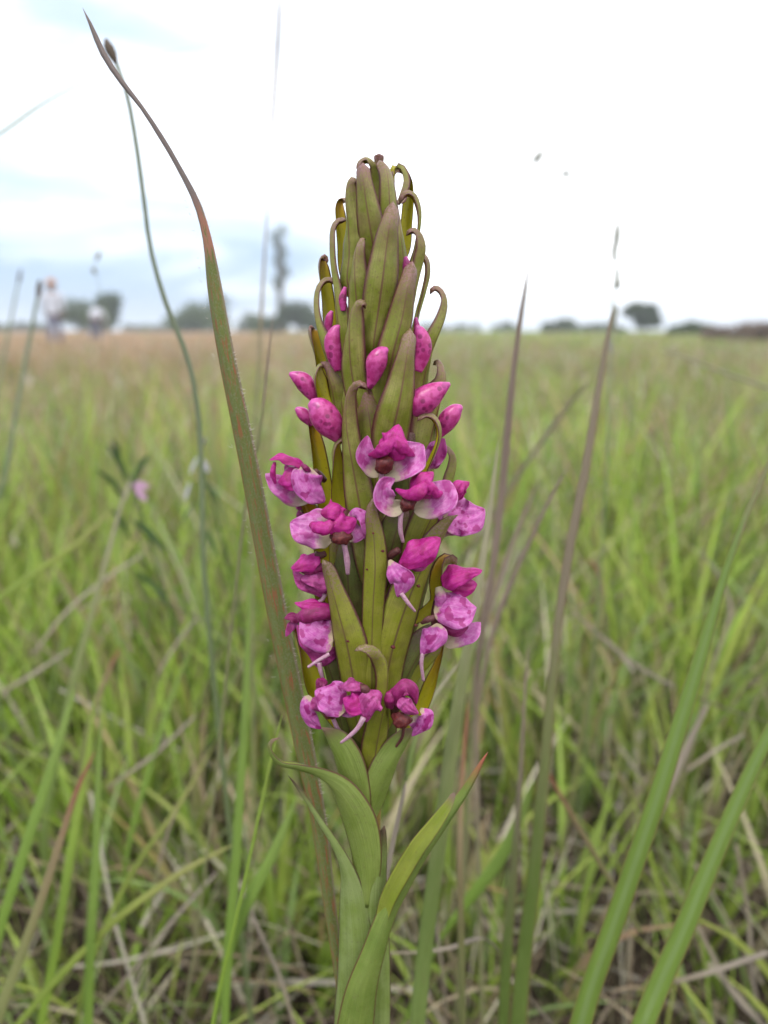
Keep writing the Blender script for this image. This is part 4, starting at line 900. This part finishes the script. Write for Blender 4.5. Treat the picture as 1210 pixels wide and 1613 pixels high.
flower(([(524,1000,40),(512,985,46),(500,972,50)], [10,14,10]), 'full flower low on the side nearest the hairy blade', [
 ('hood', 'hood', [(524,958,56),(502,953,64),(484,951,62),(464,949,52)], [20,20,18,6], (-.1,.8,1), dict(cup=.5)),
 ('lip_lobe', 'hood_dark', [(522,965,52),(500,965,58),(482,970,58),(471,976,50)], [22,28,26,12]),
 ('side_petal', 'petal_deep', [(524,1042,40),(506,1028,50),(484,1004,52),(468,985,46)], [34,40,34,12], (-.2,-.1,1), dict(cup=.3)),
 ('side_petal', 'petal', [(526,1003,60),(508,1000,68),(490,990,70),(473,976,62)], [48,48,44,22], (0,.3,1), dict(cup=.4)),
 ('side_petal', 'hood_dark', [(472,976,34),(460,972,36),(448,974,34)], [14,13,6]),
 ('side_petal', 'petal_deep', [(468,976,28),(458,988,30),(450,1003,28)], [10,12,6]),
 ('spur', 'spur', [(519,1030,84),(502,1040,88),(485,1051,88)], [6,5.5,4]),
 ('spur', 'spur', [(503,1044,56),(505,1056,56),(509,1070,50)], [8,7,5])])
flower(([(610,884,70),(618,873,84),(628,866,92)], [8,12,10]), 'closed looking magenta flower in front of the slanting bract', [
 ('hood', 'hood', [(628,888,96),(647,877,112),(670,862,114),(694,847,100)], [14,34,38,20], (.05,.35,1), dict(cup=.55)),
 ('hood', 'petal_deep', [(634,885,92),(652,888,104),(670,880,102),(684,868,94)], [14,24,24,12], (0,-.2,1), dict(cup=.5)),
 ('side_petal', 'petal', [(613,882,96),(622,900,108),(634,918,110),(626,941,100)], [8,25,32,8], (-.1,0,1), dict(cup=.5)),
 ('spur', 'spur', [(632,934,104),(643,950,106),(654,963,100)], [7,6,4])])
flower(([(690,830,10),(702,812,16),(712,800,22)], [8,12,10]), 'large spotted petalled flower sticking out the farthest', [
 ('side_petal', 'petal_pale', [(690,842,20),(704,828,26),(714,812,28)], [18,34,30], (.2,.2,1), dict(cup=.2, rnd=.1)),
 ('side_petal', 'petal', [(698,820,32),(720,814,42),(744,812,44),(764,802,36)], [26,54,52,14], (.15,.3,1), dict(cup=.25, wave=.06)),
 ('hood', 'hood', [(716,790,40),(720,776,48),(728,764,48),(740,759,40)], [20,25,20,8], (.2,.4,1), dict(cup=.7)),
 ('lip_lobe', 'hood', [(730,762,50),(726,774,54),(720,786,50)], [6,9,6])])
flower(([(668,745,10),(674,735,12),(678,725,14)], [8,10,8]), 'pale flower half hidden behind the arching bract tip', [
 ('side_petal', 'petal', [(670,742,16),(680,722,24),(692,704,24),(700,690,18)], [12,27,28,12], (.1,.3,1), dict(cup=.3)),
 ('side_petal', 'petal_deep', [(684,738,14),(692,722,16),(702,708,14)], [8,13,9], (.3,.3,1))])
flower(([(684,990,40),(686,965,48),(692,935,52)], [10,14,12]), 'big cluster flower on the outer side with speckled hanging petals', [
 ('hood', 'hood', [(694,914,62),(714,906,74),(737,900,74),(760,898,62)], [30,32,20,7], (.1,.6,1), dict(cup=.5)),
 ('hood', 'hood', [(702,922,58),(722,922,70),(740,924,70),(752,920,60)], [26,38,34,18], (.1,-.1,1), dict(cup=.5)),
 ('lip_lobe', 'petal_pale', [(690,925,58),(694,938,62),(692,955,58)], [10,18,14], .8),
 ('side_petal', 'petal', [(686,950,60),(706,956,74),(731,960,76),(751,957,64)], [34,50,50,22], (0,.3,1), dict(cup=.35, wave=.05)),
 ('side_petal', 'petal_pale', [(700,1013,48),(723,1004,56),(744,993,56),(757,980,48)], [18,26,26,12], (0,.3,1), dict(cup=-.2)),
 ('side_petal', 'hood_dark', [(690,980,60),(712,990,66),(738,988,60)], [12,26,18], (0,-.3,1), dict(cup=.3)),
 ('side_petal', 'petal', [(691,982,72),(687,998,82),(676,1014,82),(663,1031,74)], [12,34,30,5], (-.1,0,1), dict(cup=.45)),
 ('spur', 'spur', [(666,1028,72),(664,1044,72),(667,1072,66)], [7,6,5]),
 ('lip_lobe', 'neck', [(664,982,84),(674,976,90),(684,972,86)], [4,10,8], .7)])
flower(([(566,1102,60),(572,1092,74),(566,1084,84)], [10,14,10]), 'lowest flower, with two rounded lobes and a diagonal pale spur', [
 ('side_petal', 'petal', [(548,1112,84),(530,1103,92),(512,1096,94),(496,1088,84)], [30,48,42,18], (-.1,.4,1), dict(cup=.45)),
 ('side_petal', 'petal_pale', [(545,1108,76),(552,1118,76),(560,1128,70)], [24,34,16], (0,0,1)),
 ('hood', 'hood', [(573,1088,98),(562,1100,112),(552,1105,110),(540,1100,98)], [26,38,34,16], (.1,.3,1), dict(cup=.6)),
 ('hood', 'petal_deep', [(576,1082,98),(560,1077,108),(546,1078,106),(534,1082,96)], [12,18,17,8], (0,.8,1), dict(cup=.5)),
 ('lip_lobe', 'neck', [(566,1080,100),(574,1085,104),(582,1094,98)], [8,13,9]),
 ('side_petal', 'petal_deep', [(600,1090,100),(588,1102,112),(578,1118,114),(577,1138,104)], [16,34,30,6], (.1,.2,1), dict(cup=.5)),
 ('spur', 'spur', [(573,1130,112),(564,1146,112),(550,1160,110),(537,1170,106)], [9,7,6,4])])
flower(([(518,1110,40),(508,1098,50),(502,1086,54)], [10,13,8]), 'wine brown flower curled beside the lowest flower', [
 ('hood', 'hood_dark', [(516,1074,62),(506,1076,68),(498,1086,64)], [14,20,16], (-.1,.5,1), dict(cup=.6)),
 ('side_petal', 'petal', [(490,1097,58),(481,1112,64),(488,1132,64),(506,1149,56)], [14,18,24,9], (-.3,.1,1), dict(cup=.4)),
 ('side_petal', 'petal_deep', [(506,1120,66),(499,1110,70),(494,1098,66)], [10,18,12], (0,.3,1)),
 ('column', 'column', [(508,1118,72),(520,1124,80),(534,1122,74)], [9,19,12]),
 ('spur', 'spur', [(525,1132,60),(532,1148,62),(542,1160,58),(544,1174,52)], [7,7,6,4])])
flower(([(620,1128,60),(624,1112,74),(630,1100,84)], [10,16,12]), 'wine red flower low down with a round dark column', [
 ('lip_lobe', 'hood_dark', [(613,1112,84),(615,1098,92),(622,1088,88)], [14,20,12]),
 ('hood', 'hood_dark', [(630,1114,98),(628,1096,110),(638,1082,112),(652,1092,104),(656,1110,96)], [14,22,22,20,12], (0,.3,1), dict(cup=.6)),
 ('hood', 'petal_deep', [(630,1098,106),(637,1108,116),(648,1118,114),(660,1124,102)], [14,20,18,7], (0,.2,1), dict(cup=.6)),
 ('column', 'column', [(623,1128,88),(631,1134,100),(642,1136,88)], [12,25,14]),
 ('side_petal', 'petal_pale', [(648,1130,80),(654,1138,84),(652,1150,78)], [14,20,10], (0,.1,1)),
 ('side_petal', 'petal', [(662,1116,86),(673,1124,94),(667,1142,94),(649,1160,84)], [8,18,22,10], (.3,.2,1), dict(cup=.4)),
 ('spur', 'neck', [(636,1144,76),(634,1160,72),(624,1176,64)], [5,5,4])])
flower(([(480,808,-10),(476,800,-8),(472,796,-6)], [8,8,6]), 'sliver of a flower showing on the far side of the spike', [
 ('side_petal', 'petal_deep', [(478,800,-4),(470,796,0),(464,792,-2)], [12,11,5]),
 ('side_petal', 'petal_deep', [(482,820,-4),(474,814,0),(470,804,-2)], [12,13,6])])
# black specks on the bracts
for k, (x_, y_, z_, s_) in enumerate([(603,868,104,2.2), (659,923,92,2.6), (619,1019,84,3.2), (578,897,100,1.6), (588,840,103,1.6), (593,1301,30,2.6), (655,985,88,2.2), (548,1010,94,2)]):
    rod('speck', 'column', [(x_-s_, y_, z_), (x_, y_, z_+2), (x_+s_, y_+s_*.6, z_)], [s_, s_*2, s_], orchid, .6, 6)

# ------------------------------------------------------------------ single grass blades and stalks near the lens
def blade(pts, wid, d, mat, label, cat='grass blade', name='grass_shoot', grounded=True, ang=20, cup=.3, thick=.0003, n=40, group=None, gofs=(0, .02)):
    """pts base->tip in photo pixels; d: distances (m); roots run on down to the soil when the base leaves the frame"""
    k = len(pts); t = np.linspace(0, 1, k)
    dd = np.interp(t, np.linspace(0, 1, len(d)), d) if isinstance(d, (list, tuple)) else np.full(k, float(d))
    wf = .66 if name == 'straw' else {'g_purple': .70, 'g_brown': .80, 'g_big': .80, 'g_yellow': .75, 'g_strawgreen': .82}.get(mat, .85)
    C = [unproj(p[0], p[1], dd[i]) for i, p in enumerate(pts)]; W = [wf*wid[i]*dd[i]/F_PX for i in range(k)]
    if grounded:
        b = cam2world(C[0][None])[0]; b1 = cam2world(C[1][None])[0]
        if b[2] > .01:
            sl_ = (b-b1)/max(1e-4, b1[2]-b[2]); sl_ = np.clip(sl_, -1.2, 1.2); g = np.array([b[0]+sl_[0]*b[2]*.6+gofs[0], b[1]+sl_[1]*b[2]*.4+gofs[1], -.003])
            mid = (b*.45+g*.55); mid[:2] += (b[:2]-g[:2])*.06
            C = [world2cam(g), world2cam(mid)]+C; W = [W[0]*.7, W[0]*.9]+W
    D = [(math.cos(R(ang)), 0, math.sin(R(ang)))]*len(C)
    Ls = np.linalg.norm(np.diff(np.array(C), axis=0), axis=1); ext = Ls[:len(C)-k].sum()/Ls.sum() if len(C) > k else 0
    o = ribbon(name, C, W, D, M[mat], None, cup, thick, n, 5, .04, 1.4, 0, vext=float(ext))
    return tag(o, label, cat, group)
# the big hairy blade
HB = [(548,1680),(536,1560),(519,1440),(500,1300),(474,1170),(447,1040),(421,905),(396,770),(372,650),(352,555),(333,450),(321,375),(306,322),(278,265),(254,222),(222,170),(190,128),(160,82),(143,42),(130,12)]
HW = [16,19,23,30,37,38,38,36,34,32,30,23,21,17,14,9,10,11,9,1.5]
hb_d = [.226,.222,.217,.212,.205,.2025,.2015,.2005,.1995,.1985]
hb = empty('grass_shoot', (0, 0, 0), 'tall hairy grass blade leaning beside the orchid, rust marked, with a dry twisted purple top', 'grass blade')
k_ = len(HB); t_ = np.linspace(0, 1, k_); dd_ = np.interp(t_, np.linspace(0, 1, len(hb_d)), hb_d)
C_ = [unproj(p[0], p[1], dd_[i]) for i, p in enumerate(HB)]; W_ = [HW[i]*dd_[i]/F_PX for i in range(k_)]
b_ = cam2world(C_[0][None])[0]; g_pt = np.array([b_[0]+.012, b_[1]+.03, -.002]); hb.location = g_pt
C_ = [world2cam(g_pt), world2cam(.5*b_+.5*g_pt)]+C_; Ls_ = np.linalg.norm(np.diff(np.array(C_), axis=0), axis=1); ext_ = float(Ls_[:2].sum()/Ls_.sum()); W_ = [W_[0]*.7, W_[0]*.9]+W_
an_ = np.r_[[15, 15], np.interp(t_, [0, .45, .52, .60, .68, .78, .86, 1], [15, 10, 20, 45, 60, 35, 10, 30])]
ribbon('blade', C_, W_, [(math.cos(R(a)), 0, math.sin(R(a))) for a in an_], [M['blade_hairy'], M['blade_hairy']], hb, .55, .0004, 110, 9, .02, 1.3, vext=ext_)
# pale hairs along its margin
hv, hf = [], []
rr = random.Random(4)
for _ in range(210):
    i = rr.randint(3, 12); f = rr.random(); p = np.array(HB[i])*(1-f)+np.array(HB[i+1])*f; d = dd_[i]*(1-f)+dd_[i+1]*f; wv = HW[i]*(1-f)+HW[i+1]*f
    sd_ = 1 if rr.random() < .8 else -1
    a = unproj(p[0]+sd_*wv*.47, p[1], d+.0006); L_ = rr.uniform(3, 10)*d/F_PX; an = rr.uniform(-.2, 1.3); 
    e_ = a+np.array([sd_*math.cos(an)*L_, math.sin(an)*L_, rr.uniform(-.5, .5)*L_]); m_ = (a+e_)/2+np.array([0, -.12*L_, 0]); tk = .00006
    o0 = len(hv); hv += [a+[0, tk, 0], a-[0, tk, 0], m_+[0, tk*.7, 0], m_-[0, tk*.7, 0], e_, m_+[0, 0, tk], a+[0, 0, tk]]
    hf += [(o0, o0+1, o0+3, o0+2), (o0+2, o0+3, o0+4), (o0+6, o0+1, o0+3, o0+5)]
q = MB('blade_hairs', .6); M['hairs'] = q.out((.62, .55, .48), .3)
ho = mesh_obj('hair_fringe', cam2world(np.array(hv)), hf, M['hairs'], hb); ho['kind'] = 'stuff'

bl = blade
bl([(760,1640),(752,1300),(750,1100),(757,1000),(775,900),(790,780),(799,680),(808,590),(820,500),(829,445),(835,409)], [10,12,12,14,17,18,19,15,11,7,1.5], [.42,.36,.33,.31], 'g_purple', 'thin upright brown blade whose sharp tip stands against white sky', n=60)
bl([(812,1650),(826,1500),(843,1360),(858,1200),(870,1070),(882,960),(898,860),(918,760),(935,660),(950,570),(961,510),(967,478)], [36,33,29,24,20,19,19,18,16,12,8,2], [.33,.32,.31,.31], 'g_brown', 'tallest broad blade, green below and purple brown above the horizon', n=60)
bl([(905,1650),(930,1560),(962,1470),(1000,1360),(1034,1260),(1068,1150),(1096,1060),(1118,985),(1140,910),(1172,820),(1205,745),(1240,650)], [44,43,42,40,38,35,30,23,17,13,10,3], [.27,.27,.28,.29], 'g_big', 'broad green blade slanting to the frame edge with a brown upper half', n=60)
bl([(1000,1650),(1035,1560),(1075,1470),(1110,1385),(1150,1290),(1195,1190),(1245,1090),(1300,990)], [46,44,42,38,34,28,20,4], [.27,.28,.29], 'g_big', 'broad pale ribbed green blade crossing the lower corner', n=50)
bl([(652,1660),(668,1500),(684,1380),(700,1260),(716,1140),(733,1040),(752,930),(768,830),(778,750),(786,690)], [32,33,32,31,28,24,18,12,8,2], [.30,.29,.29,.30], 'g_strawgreen', 'pale green ribbed blade rising close behind the orchid leaves', n=56)
bl([(790,1660),(798,1500),(808,1380),(818,1250),(824,1140),(829,1060),(832,1010)], [26,24,18,11,8,6,2], [.34,.34,.35], 'g_brown', 'narrow brown stalk with a green sheath beside the tallest blade', n=40)
bl([(735,1300),(742,1180),(758,1080),(778,990),(808,910),(840,840),(872,775),(903,722)], [12,12,11,12,12,10,8,2], [.42,.38,.36], 'g_purple', 'dark purple pointed blade leaning outward at mid height')
bl([(730,1180),(745,1080),(765,980),(795,890),(826,810),(852,750)], [12,13,13,13,10,3], [.55,.5,.48], 'g_purple', 'blurred purple blade parallel to the dark pointed one')
bl([(700,920),(745,860),(800,775),(850,700),(895,640),(935,594)], [9,9,8,8,7,4], [.75,.65,.6], 'g_straw', 'straight pale straw stalk leaning behind the thin brown blade', grounded=True)
bl([(728,1660),(726,1480),(724,1340),(728,1220),(738,1100)], [15,14,13,10,4], [.33,.33,.36], 'g_red', 'narrow red edged blade between the ribbed blade and brown stalk')
bl([(700,1470),(745,1410),(790,1350),(822,1280),(842,1225)], [10,22,24,18,4], [.40,.39,.38], 'g_green', 'short bright green leaf slanting behind the brown stalk')
bl([(1010,1470),(962,1390),(912,1305),(875,1240),(850,1192)], [9,11,11,9,3], [.42,.42,.42], 'g_red', 'orange brown blade slanting down behind the tallest blade', grounded=False)
ST = 'loose dry straws'
def straw(pts, wid, d, label, mat='g_straw'): return blade(pts, wid, d, mat, label, 'straw', 'straw', False, 25, .2, .0004, 16)
straw([(905,965),(950,1005),(1005,1050),(1069,1085)], [8,9,9,9], [.55,.52], 'grey dry straw bent above the middle of the broad slanting blade')
straw([(958,1010),(985,1040),(1000,1062)], [10,9,7], [.56,.53], 'short straw piece crossing the bent grey straw')
straw([(1036,1288),(1058,1235),(1085,1170),(1118,1105)], [16,18,16,8], [.45,.45], 'thick pale straw propped behind the broad slanting blade')
straw([(1100,1098),(1150,1118),(1215,1138)], [8,8,7], [.5,.5], 'thin straw pointing out at the frame edge')
straw([(1080,1215),(1130,1180),(1175,1155)], [10,9,6], [.5,.5], 'small tan straw above the pale ribbed blade')
straw([(608,1500),(655,1499),(710,1492),(762,1477),(790,1500)], [10,10,11,11,7], [.34,.34], 'whitish kinked straw lying level behind the orchid stem')
straw([(1062,1546),(1120,1530),(1215,1498)], [13,14,15], [.40,.40], 'light straw lying across the bottom corner')
straw([(1098,1458),(1125,1510),(1158,1570),(1205,1620)], [10,12,12,9], [.42,.40], 'grey straw slanting down in the bottom corner')
straw([(1160,1330),(1180,1450),(1185,1540),(1210,1640)], [10,11,10,9], [.46,.46], 'upright tan straw near the bottom corner')
straw([(600,1440),(612,1360),(628,1285),(640,1230)], [16,14,11,7], [.25,.26], 'pale dead stalk showing between stem and short curved leaf')
straw([(640,1230),(655,1160),(685,1095),(722,1045)], [8,14,14,6], [.27,.28], 'pale dead leaf beside the lowest flower', 'g_strawgreen')
straw([(825,1560),(850,1590),(890,1640)], [9,11,9], [.4,.4], 'short straw at the bottom between two green blades')
straw([(50,1032),(105,962),(170,908),(232,868)], [12,13,12,10], [.62,.66], 'grey dead blade slanting up in the grass on the hairy blade side')
straw([(0,1092),(50,1062),(115,1020)], [12,13,8], [.6,.6], 'short grey dead blade low beside the pale jointed stalk')
straw([(120,962),(170,940),(240,945),(312,972),(345,1000)], [8,9,10,9,5], [.6,.62], 'arched grey straw crossing the pale jointed stalk')
straw([(345,982),(385,995),(428,1012)], [8,9,7], [.55,.55], 'straw end pointing at the hairy blade')
straw([(248,1062),(280,1010),(312,970)], [9,10,6], [.6,.6], 'short grey straw behind the arched straw')
straw([(10,1180),(70,1190),(130,1205),(180,1225)], [9,11,12,9], [.5,.52], 'dead straw lying behind the red tipped brown blade')
straw([(170,1240),(240,1190),(310,1125)], [8,11,8], [.5,.5], 'tan straw slanting up in front of green tufts')
straw([(150,1600),(215,1520),(280,1440),(345,1370)], [8,10,11,9], [.42,.44], 'brown straw leaning low beside the yellow green blade')
straw([(470,1640),(440,1540),(405,1460),(380,1400)], [12,13,11,7], [.36,.38], 'pinkish dead stalk left of the orchid base', 'g_straw')
straw([(235,1545),(270,1580),(310,1620)], [10,11,9], [.42,.42], 'short dead stalk at the very bottom')
bl([(70,1290),(95,1160),(118,1060),(140,980),(160,905),(178,840),(192,790),(207,748)], [22,22,20,17,13,10,9,6], [.52,.5,.5], 'g_strawgreen', 'pale jointed stalk rising from the grass, straw coloured at its top')
bl([(-20,960),(50,905),(120,855),(185,795)], [20,20,17,5], [.5,.5], 'g_yellow', 'blurred yellow green blade leaning in from the frame edge')
bl([(-10,1620),(25,1520),(62,1420),(95,1320),(122,1240),(152,1180)], [26,24,21,17,12,3], [.33,.34], 'g_red', 'brown blade with a dark red tip near the lower frame edge')
bl([(10,1640),(60,1575),(116,1513),(180,1450),(240,1404),(305,1362),(372,1328)], [15,17,18,18,17,14,6], [.36,.37], 'g_yellow', 'yellow green blade running diagonally up to the pale ribbed one')
bl([(330,1640),(352,1530),(372,1445),(398,1328),(421,1222),(446,1118)], [7,8,8,7,7,3], [.25,.25], 'g_lime', 'very thin lime green stem just beside the hairy blade')
bl([(352,1650),(358,1500),(370,1360),(378,1230),(386,1100),(390,1000),(395,870)], [18,21,21,20,17,13,3], [.34,.35], 'g_green', 'upright bluish green blade between lime stem and tufts')
bl([(350,1540),(384,1435),(430,1342),(470,1250)], [14,22,22,4], [.35,.35], 'g_green', 'broad short green blade pointing up behind the hairy blade')
bl([(130,1560),(176,1435),(222,1351),(278,1273),(338,1172)], [12,14,15,13,4], [.42,.44], 'g_yellow', 'olive blade with brown tip leaning over the dark hollow')
bl([(137,1650),(140,1500),(148,1370),(153,1240),(160,1120)], [24,24,21,15,4], [.36,.37], 'g_green', 'upright bright green blade behind the red tipped brown one')
bl([(-10,1500),(30,1360),(72,1230),(100,1140),(120,1080)], [24,26,24,18,5], [.36,.37], 'g_green', 'wide blurred green blade at the lower frame edge')
bl([(60,1640),(88,1480),(110,1340),(135,1200),(150,1090)], [20,22,22,16,4], [.38,.40], 'g_lime', 'light green blade between the brown blade and the frame edge')
bl([(200,1340),(232,1220),(262,1120),(300,1020)], [12,14,12,4], [.5,.5], 'g_green', 'soft green blade in the middle of the left tufts')
bl([(240,1420),(258,1330),(280,1270)], [7,7,3], [.40,.40], 'g_purple', 'short dark brown stem over the dark hollow', grounded=True)
bl([(130,1180),(150,1110),(178,1040),(190,1020)], [10,12,10,4], [.5,.5], 'g_red', 'short blade with a rusty red tip among green tufts')
bl([(395,740),(408,690),(416,620),(424,550),(431,490)], [9,8,7,5,1.5], [.30,.28], 'g_purple', 'fine brown pointed stalk between hairy blade and orchid')
bl([(396,800),(400,700),(406,600),(412,480),(418,380),(424,290),(430,180),(436,90),(442,-30)], [11,11,10,8,5,4,8,9,8], [.5,.48,.46], 'g_purple', 'long faint stalk rising out of the top of the frame')
bl([(700,1560),(690,1480),(684,1420)], [6,6,3], [.4,.4], 'g_straw', 'tiny straw tip between green blades')
bl([(940,1000),(950,940),(935,890),(920,880)], [10,10,8,3], [.55,.55], 'g_red', 'small rusty curled blade beside the tallest blade')
bl([(1120,1060),(1150,950),(1100,860)], [6,7,3], [.6,.6], 'g_straw', 'faint tan stalk behind the broad slanting blade')
bl([(1300,645),(1210,612),(1120,580),(1040,548)], [5,7,6,4], [.8,.8], 'g_pale', 'blurred tan stalk drooping across the far field', grounded=False)
bl([(-60,240),(0,208),(70,160),(150,120),(240,88),(330,72)], [12,13,12,9,5,2], [.5,.5], 'g_sedge', 'faint arching blade crossing the sky behind the hairy blade', grounded=False)

# sedges with dark heads
def sedge(pts, wid, d, head, hw, label):
    dd = np.interp(np.linspace(0, 1, len(pts)), np.linspace(0, 1, len(d)), d); C = [unproj(p[0], p[1], dd[i]) for i, p in enumerate(pts)]
    b = cam2world(C[0][None])[0]; g = np.array([b[0]+.01, b[1]+.03, 0]); root = empty('sedge', g, label, 'sedge')
    C = [world2cam(g)]+C; W = [wid[0]*dd[0]/F_PX*.5]+[wid[i]*dd[i]/F_PX*.5 for i in range(len(pts))]
    tube('stem', C, W, M['g_sedge'], root, 50, 8)
    H_ = [unproj(p[0], p[1], dd[-1]) for p in head]; tube('seed_head', H_, [x_*dd[-1]/F_PX*.5 for x_ in hw], M['seed'], root, 12, 10)
sedge([(322,900),(318,760),(312,650),(296,565),(264,485),(238,395),(225,300),(212,210),(198,140),(182,96)], [9,9,8,8,8,7,7,7,6,5], [.36,.34,.32,.31], [(183,100),(177,86),(171,74),(167,62)], [6,14,15,5], 'bent sedge stem with a dark oval head behind the dry blade top')
sedge([(-40,880),(5,760),(27,640),(45,545),(57,480),(62,455)], [7,7,6,6,5,4], [.60,.58], [(60,468),(62,455),(63,442)], [5,9,5], 'blurred sedge with a small dark head beside the standing person')
sedge([(-60,800),(-10,640),(14,520),(30,440)], [5,4,4,3], [.9,.9], [(29,446),(31,436),(33,424)], [3,5,2], 'very faint thin sedge nearest the frame edge')
# nodding grass panicles
def panicle(pts, d, spk, label, wid=3.2):
    C = [unproj(p[0], p[1], d) for p in pts]; b = cam2world(C[0][None])[0]; g = np.array([b[0], b[1]+.02, 0])
    root = empty('grass_panicle', g, label, 'grass')
    tube('stem', [world2cam(g)]+C, [.0006]*(1)+[wid*d/F_PX*.5*(1-.7*i/len(C)) for i in range(len(C))], M['g_sedge'], root, 50, 6)
    for (x0, y0, x1, y1, w0) in spk:
        a, e_ = unproj(x0, y0, d), unproj(x1, y1, d)
        tube('spikelet', [a, (a*.65+e_*.35), (a*.3+e_*.7), e_], [.2*w0*d/F_PX, .5*w0*d/F_PX, .42*w0*d/F_PX, .1*w0*d/F_PX], M['spikelet'], root, 10, 8)
panicle([(955,760),(958,650),(962,560),(967,470),(971,400),(973,352)], .50, [(970,392,974,348,10), (968,412,966,384,7), (972,440,975,420,5), (972,456,974,436,9), (966,520,972,478,8), (964,560,960,530,7)], 'upright grass head with pale blurred spikelets beside the flat topped tree')
panicle([(1000,720),(985,600),(962,480),(930,360),(896,285),(872,252),(852,238)], .75, [(840,258,856,236,12), (884,276,901,271,10)], 'nodding grass with two faint spikelets hanging in the white sky', 1.9)
panicle([(205,700),(190,600),(170,500),(152,430),(150,400)], .75, [(158,396,152,410,7), (150,432,146,420,7)], 'faint nodding grass beside the standing person', 1.5)

# small flowering herb in the grass on the hairy blade's side
M['herb'] = m_blade('herb_leaf', (.07, .12, .035), (.08, .14, .04), (.09, .14, .05)); M['herb_fl'] = m_petal('herb_petal', (.62, .40, .52), (.52, .30, .44), (.45, .25, .4), None, .2, 200)
M['herb_wh'] = m_petal('herb_white', (.50, .48, .50), (.42, .40, .42), (.3, .3, .3), None, .2, 200)
def herb(px, py, d, label, flmat, leaves_, fl):
    b = unproj(px, py, d); bw = cam2world(b[None])[0]; g = np.array([bw[0]+.03, bw[1]+.05, 0]); root = empty('herb', g, label, 'herb')
    tube('stem', [world2cam(g), (world2cam(g)+b)/2+[.01, 0, 0], b], [.0016, .0013, .0008], M['herb'], root, 20, 7)
    for (x0, y0, x1, y1, w0) in leaves_:
        a, e_ = unproj(x0, y0, d), unproj(x1, y1, d-.01); ribbon('leaf', [a, (a+e_)/2+[0, .004, 0], e_], [.3*w0*d/F_PX, w0*d/F_PX, .2*w0*d/F_PX], [(.8, .3, .4)]*3, M['herb'], root, .3, .0003, 12, 5, .1)
    for (x0, y0, x1, y1, w0) in fl:
        a, e_ = unproj(x0, y0, d-.01), unproj(x1, y1, d-.015); ribbon('petal', [a, (a+e_)/2, e_], [.4*w0*d/F_PX, w0*d/F_PX, .4*w0*d/F_PX], [(.6, .5, .3)]*3, M[flmat], root, .3, .0003, 10, 5, .3)
herb(205, 745, .62, 'small dark leaved herb with a pale pink flower among the grass', 'herb_fl',
     [(200,760,168,700,14), (205,770,235,715,13), (196,790,150,740,12), (210,820,262,872,16), (205,850,170,800,12), (215,900,270,960,12), (190,740,178,690,10)],
     [(212,762,232,790,16), (205,760,198,785,12), (215,760,236,768,12)])
herb(318, 720, .60, 'herb with small whitish flowers behind the hairy blade', 'herb_wh',
     [(318,760,350,800,10), (316,790,285,830,10), (318,830,345,880,10)],
     [(312,720,300,748,12), (318,722,330,745,11), (315,705,325,690,9), (300,760,292,790,10)])
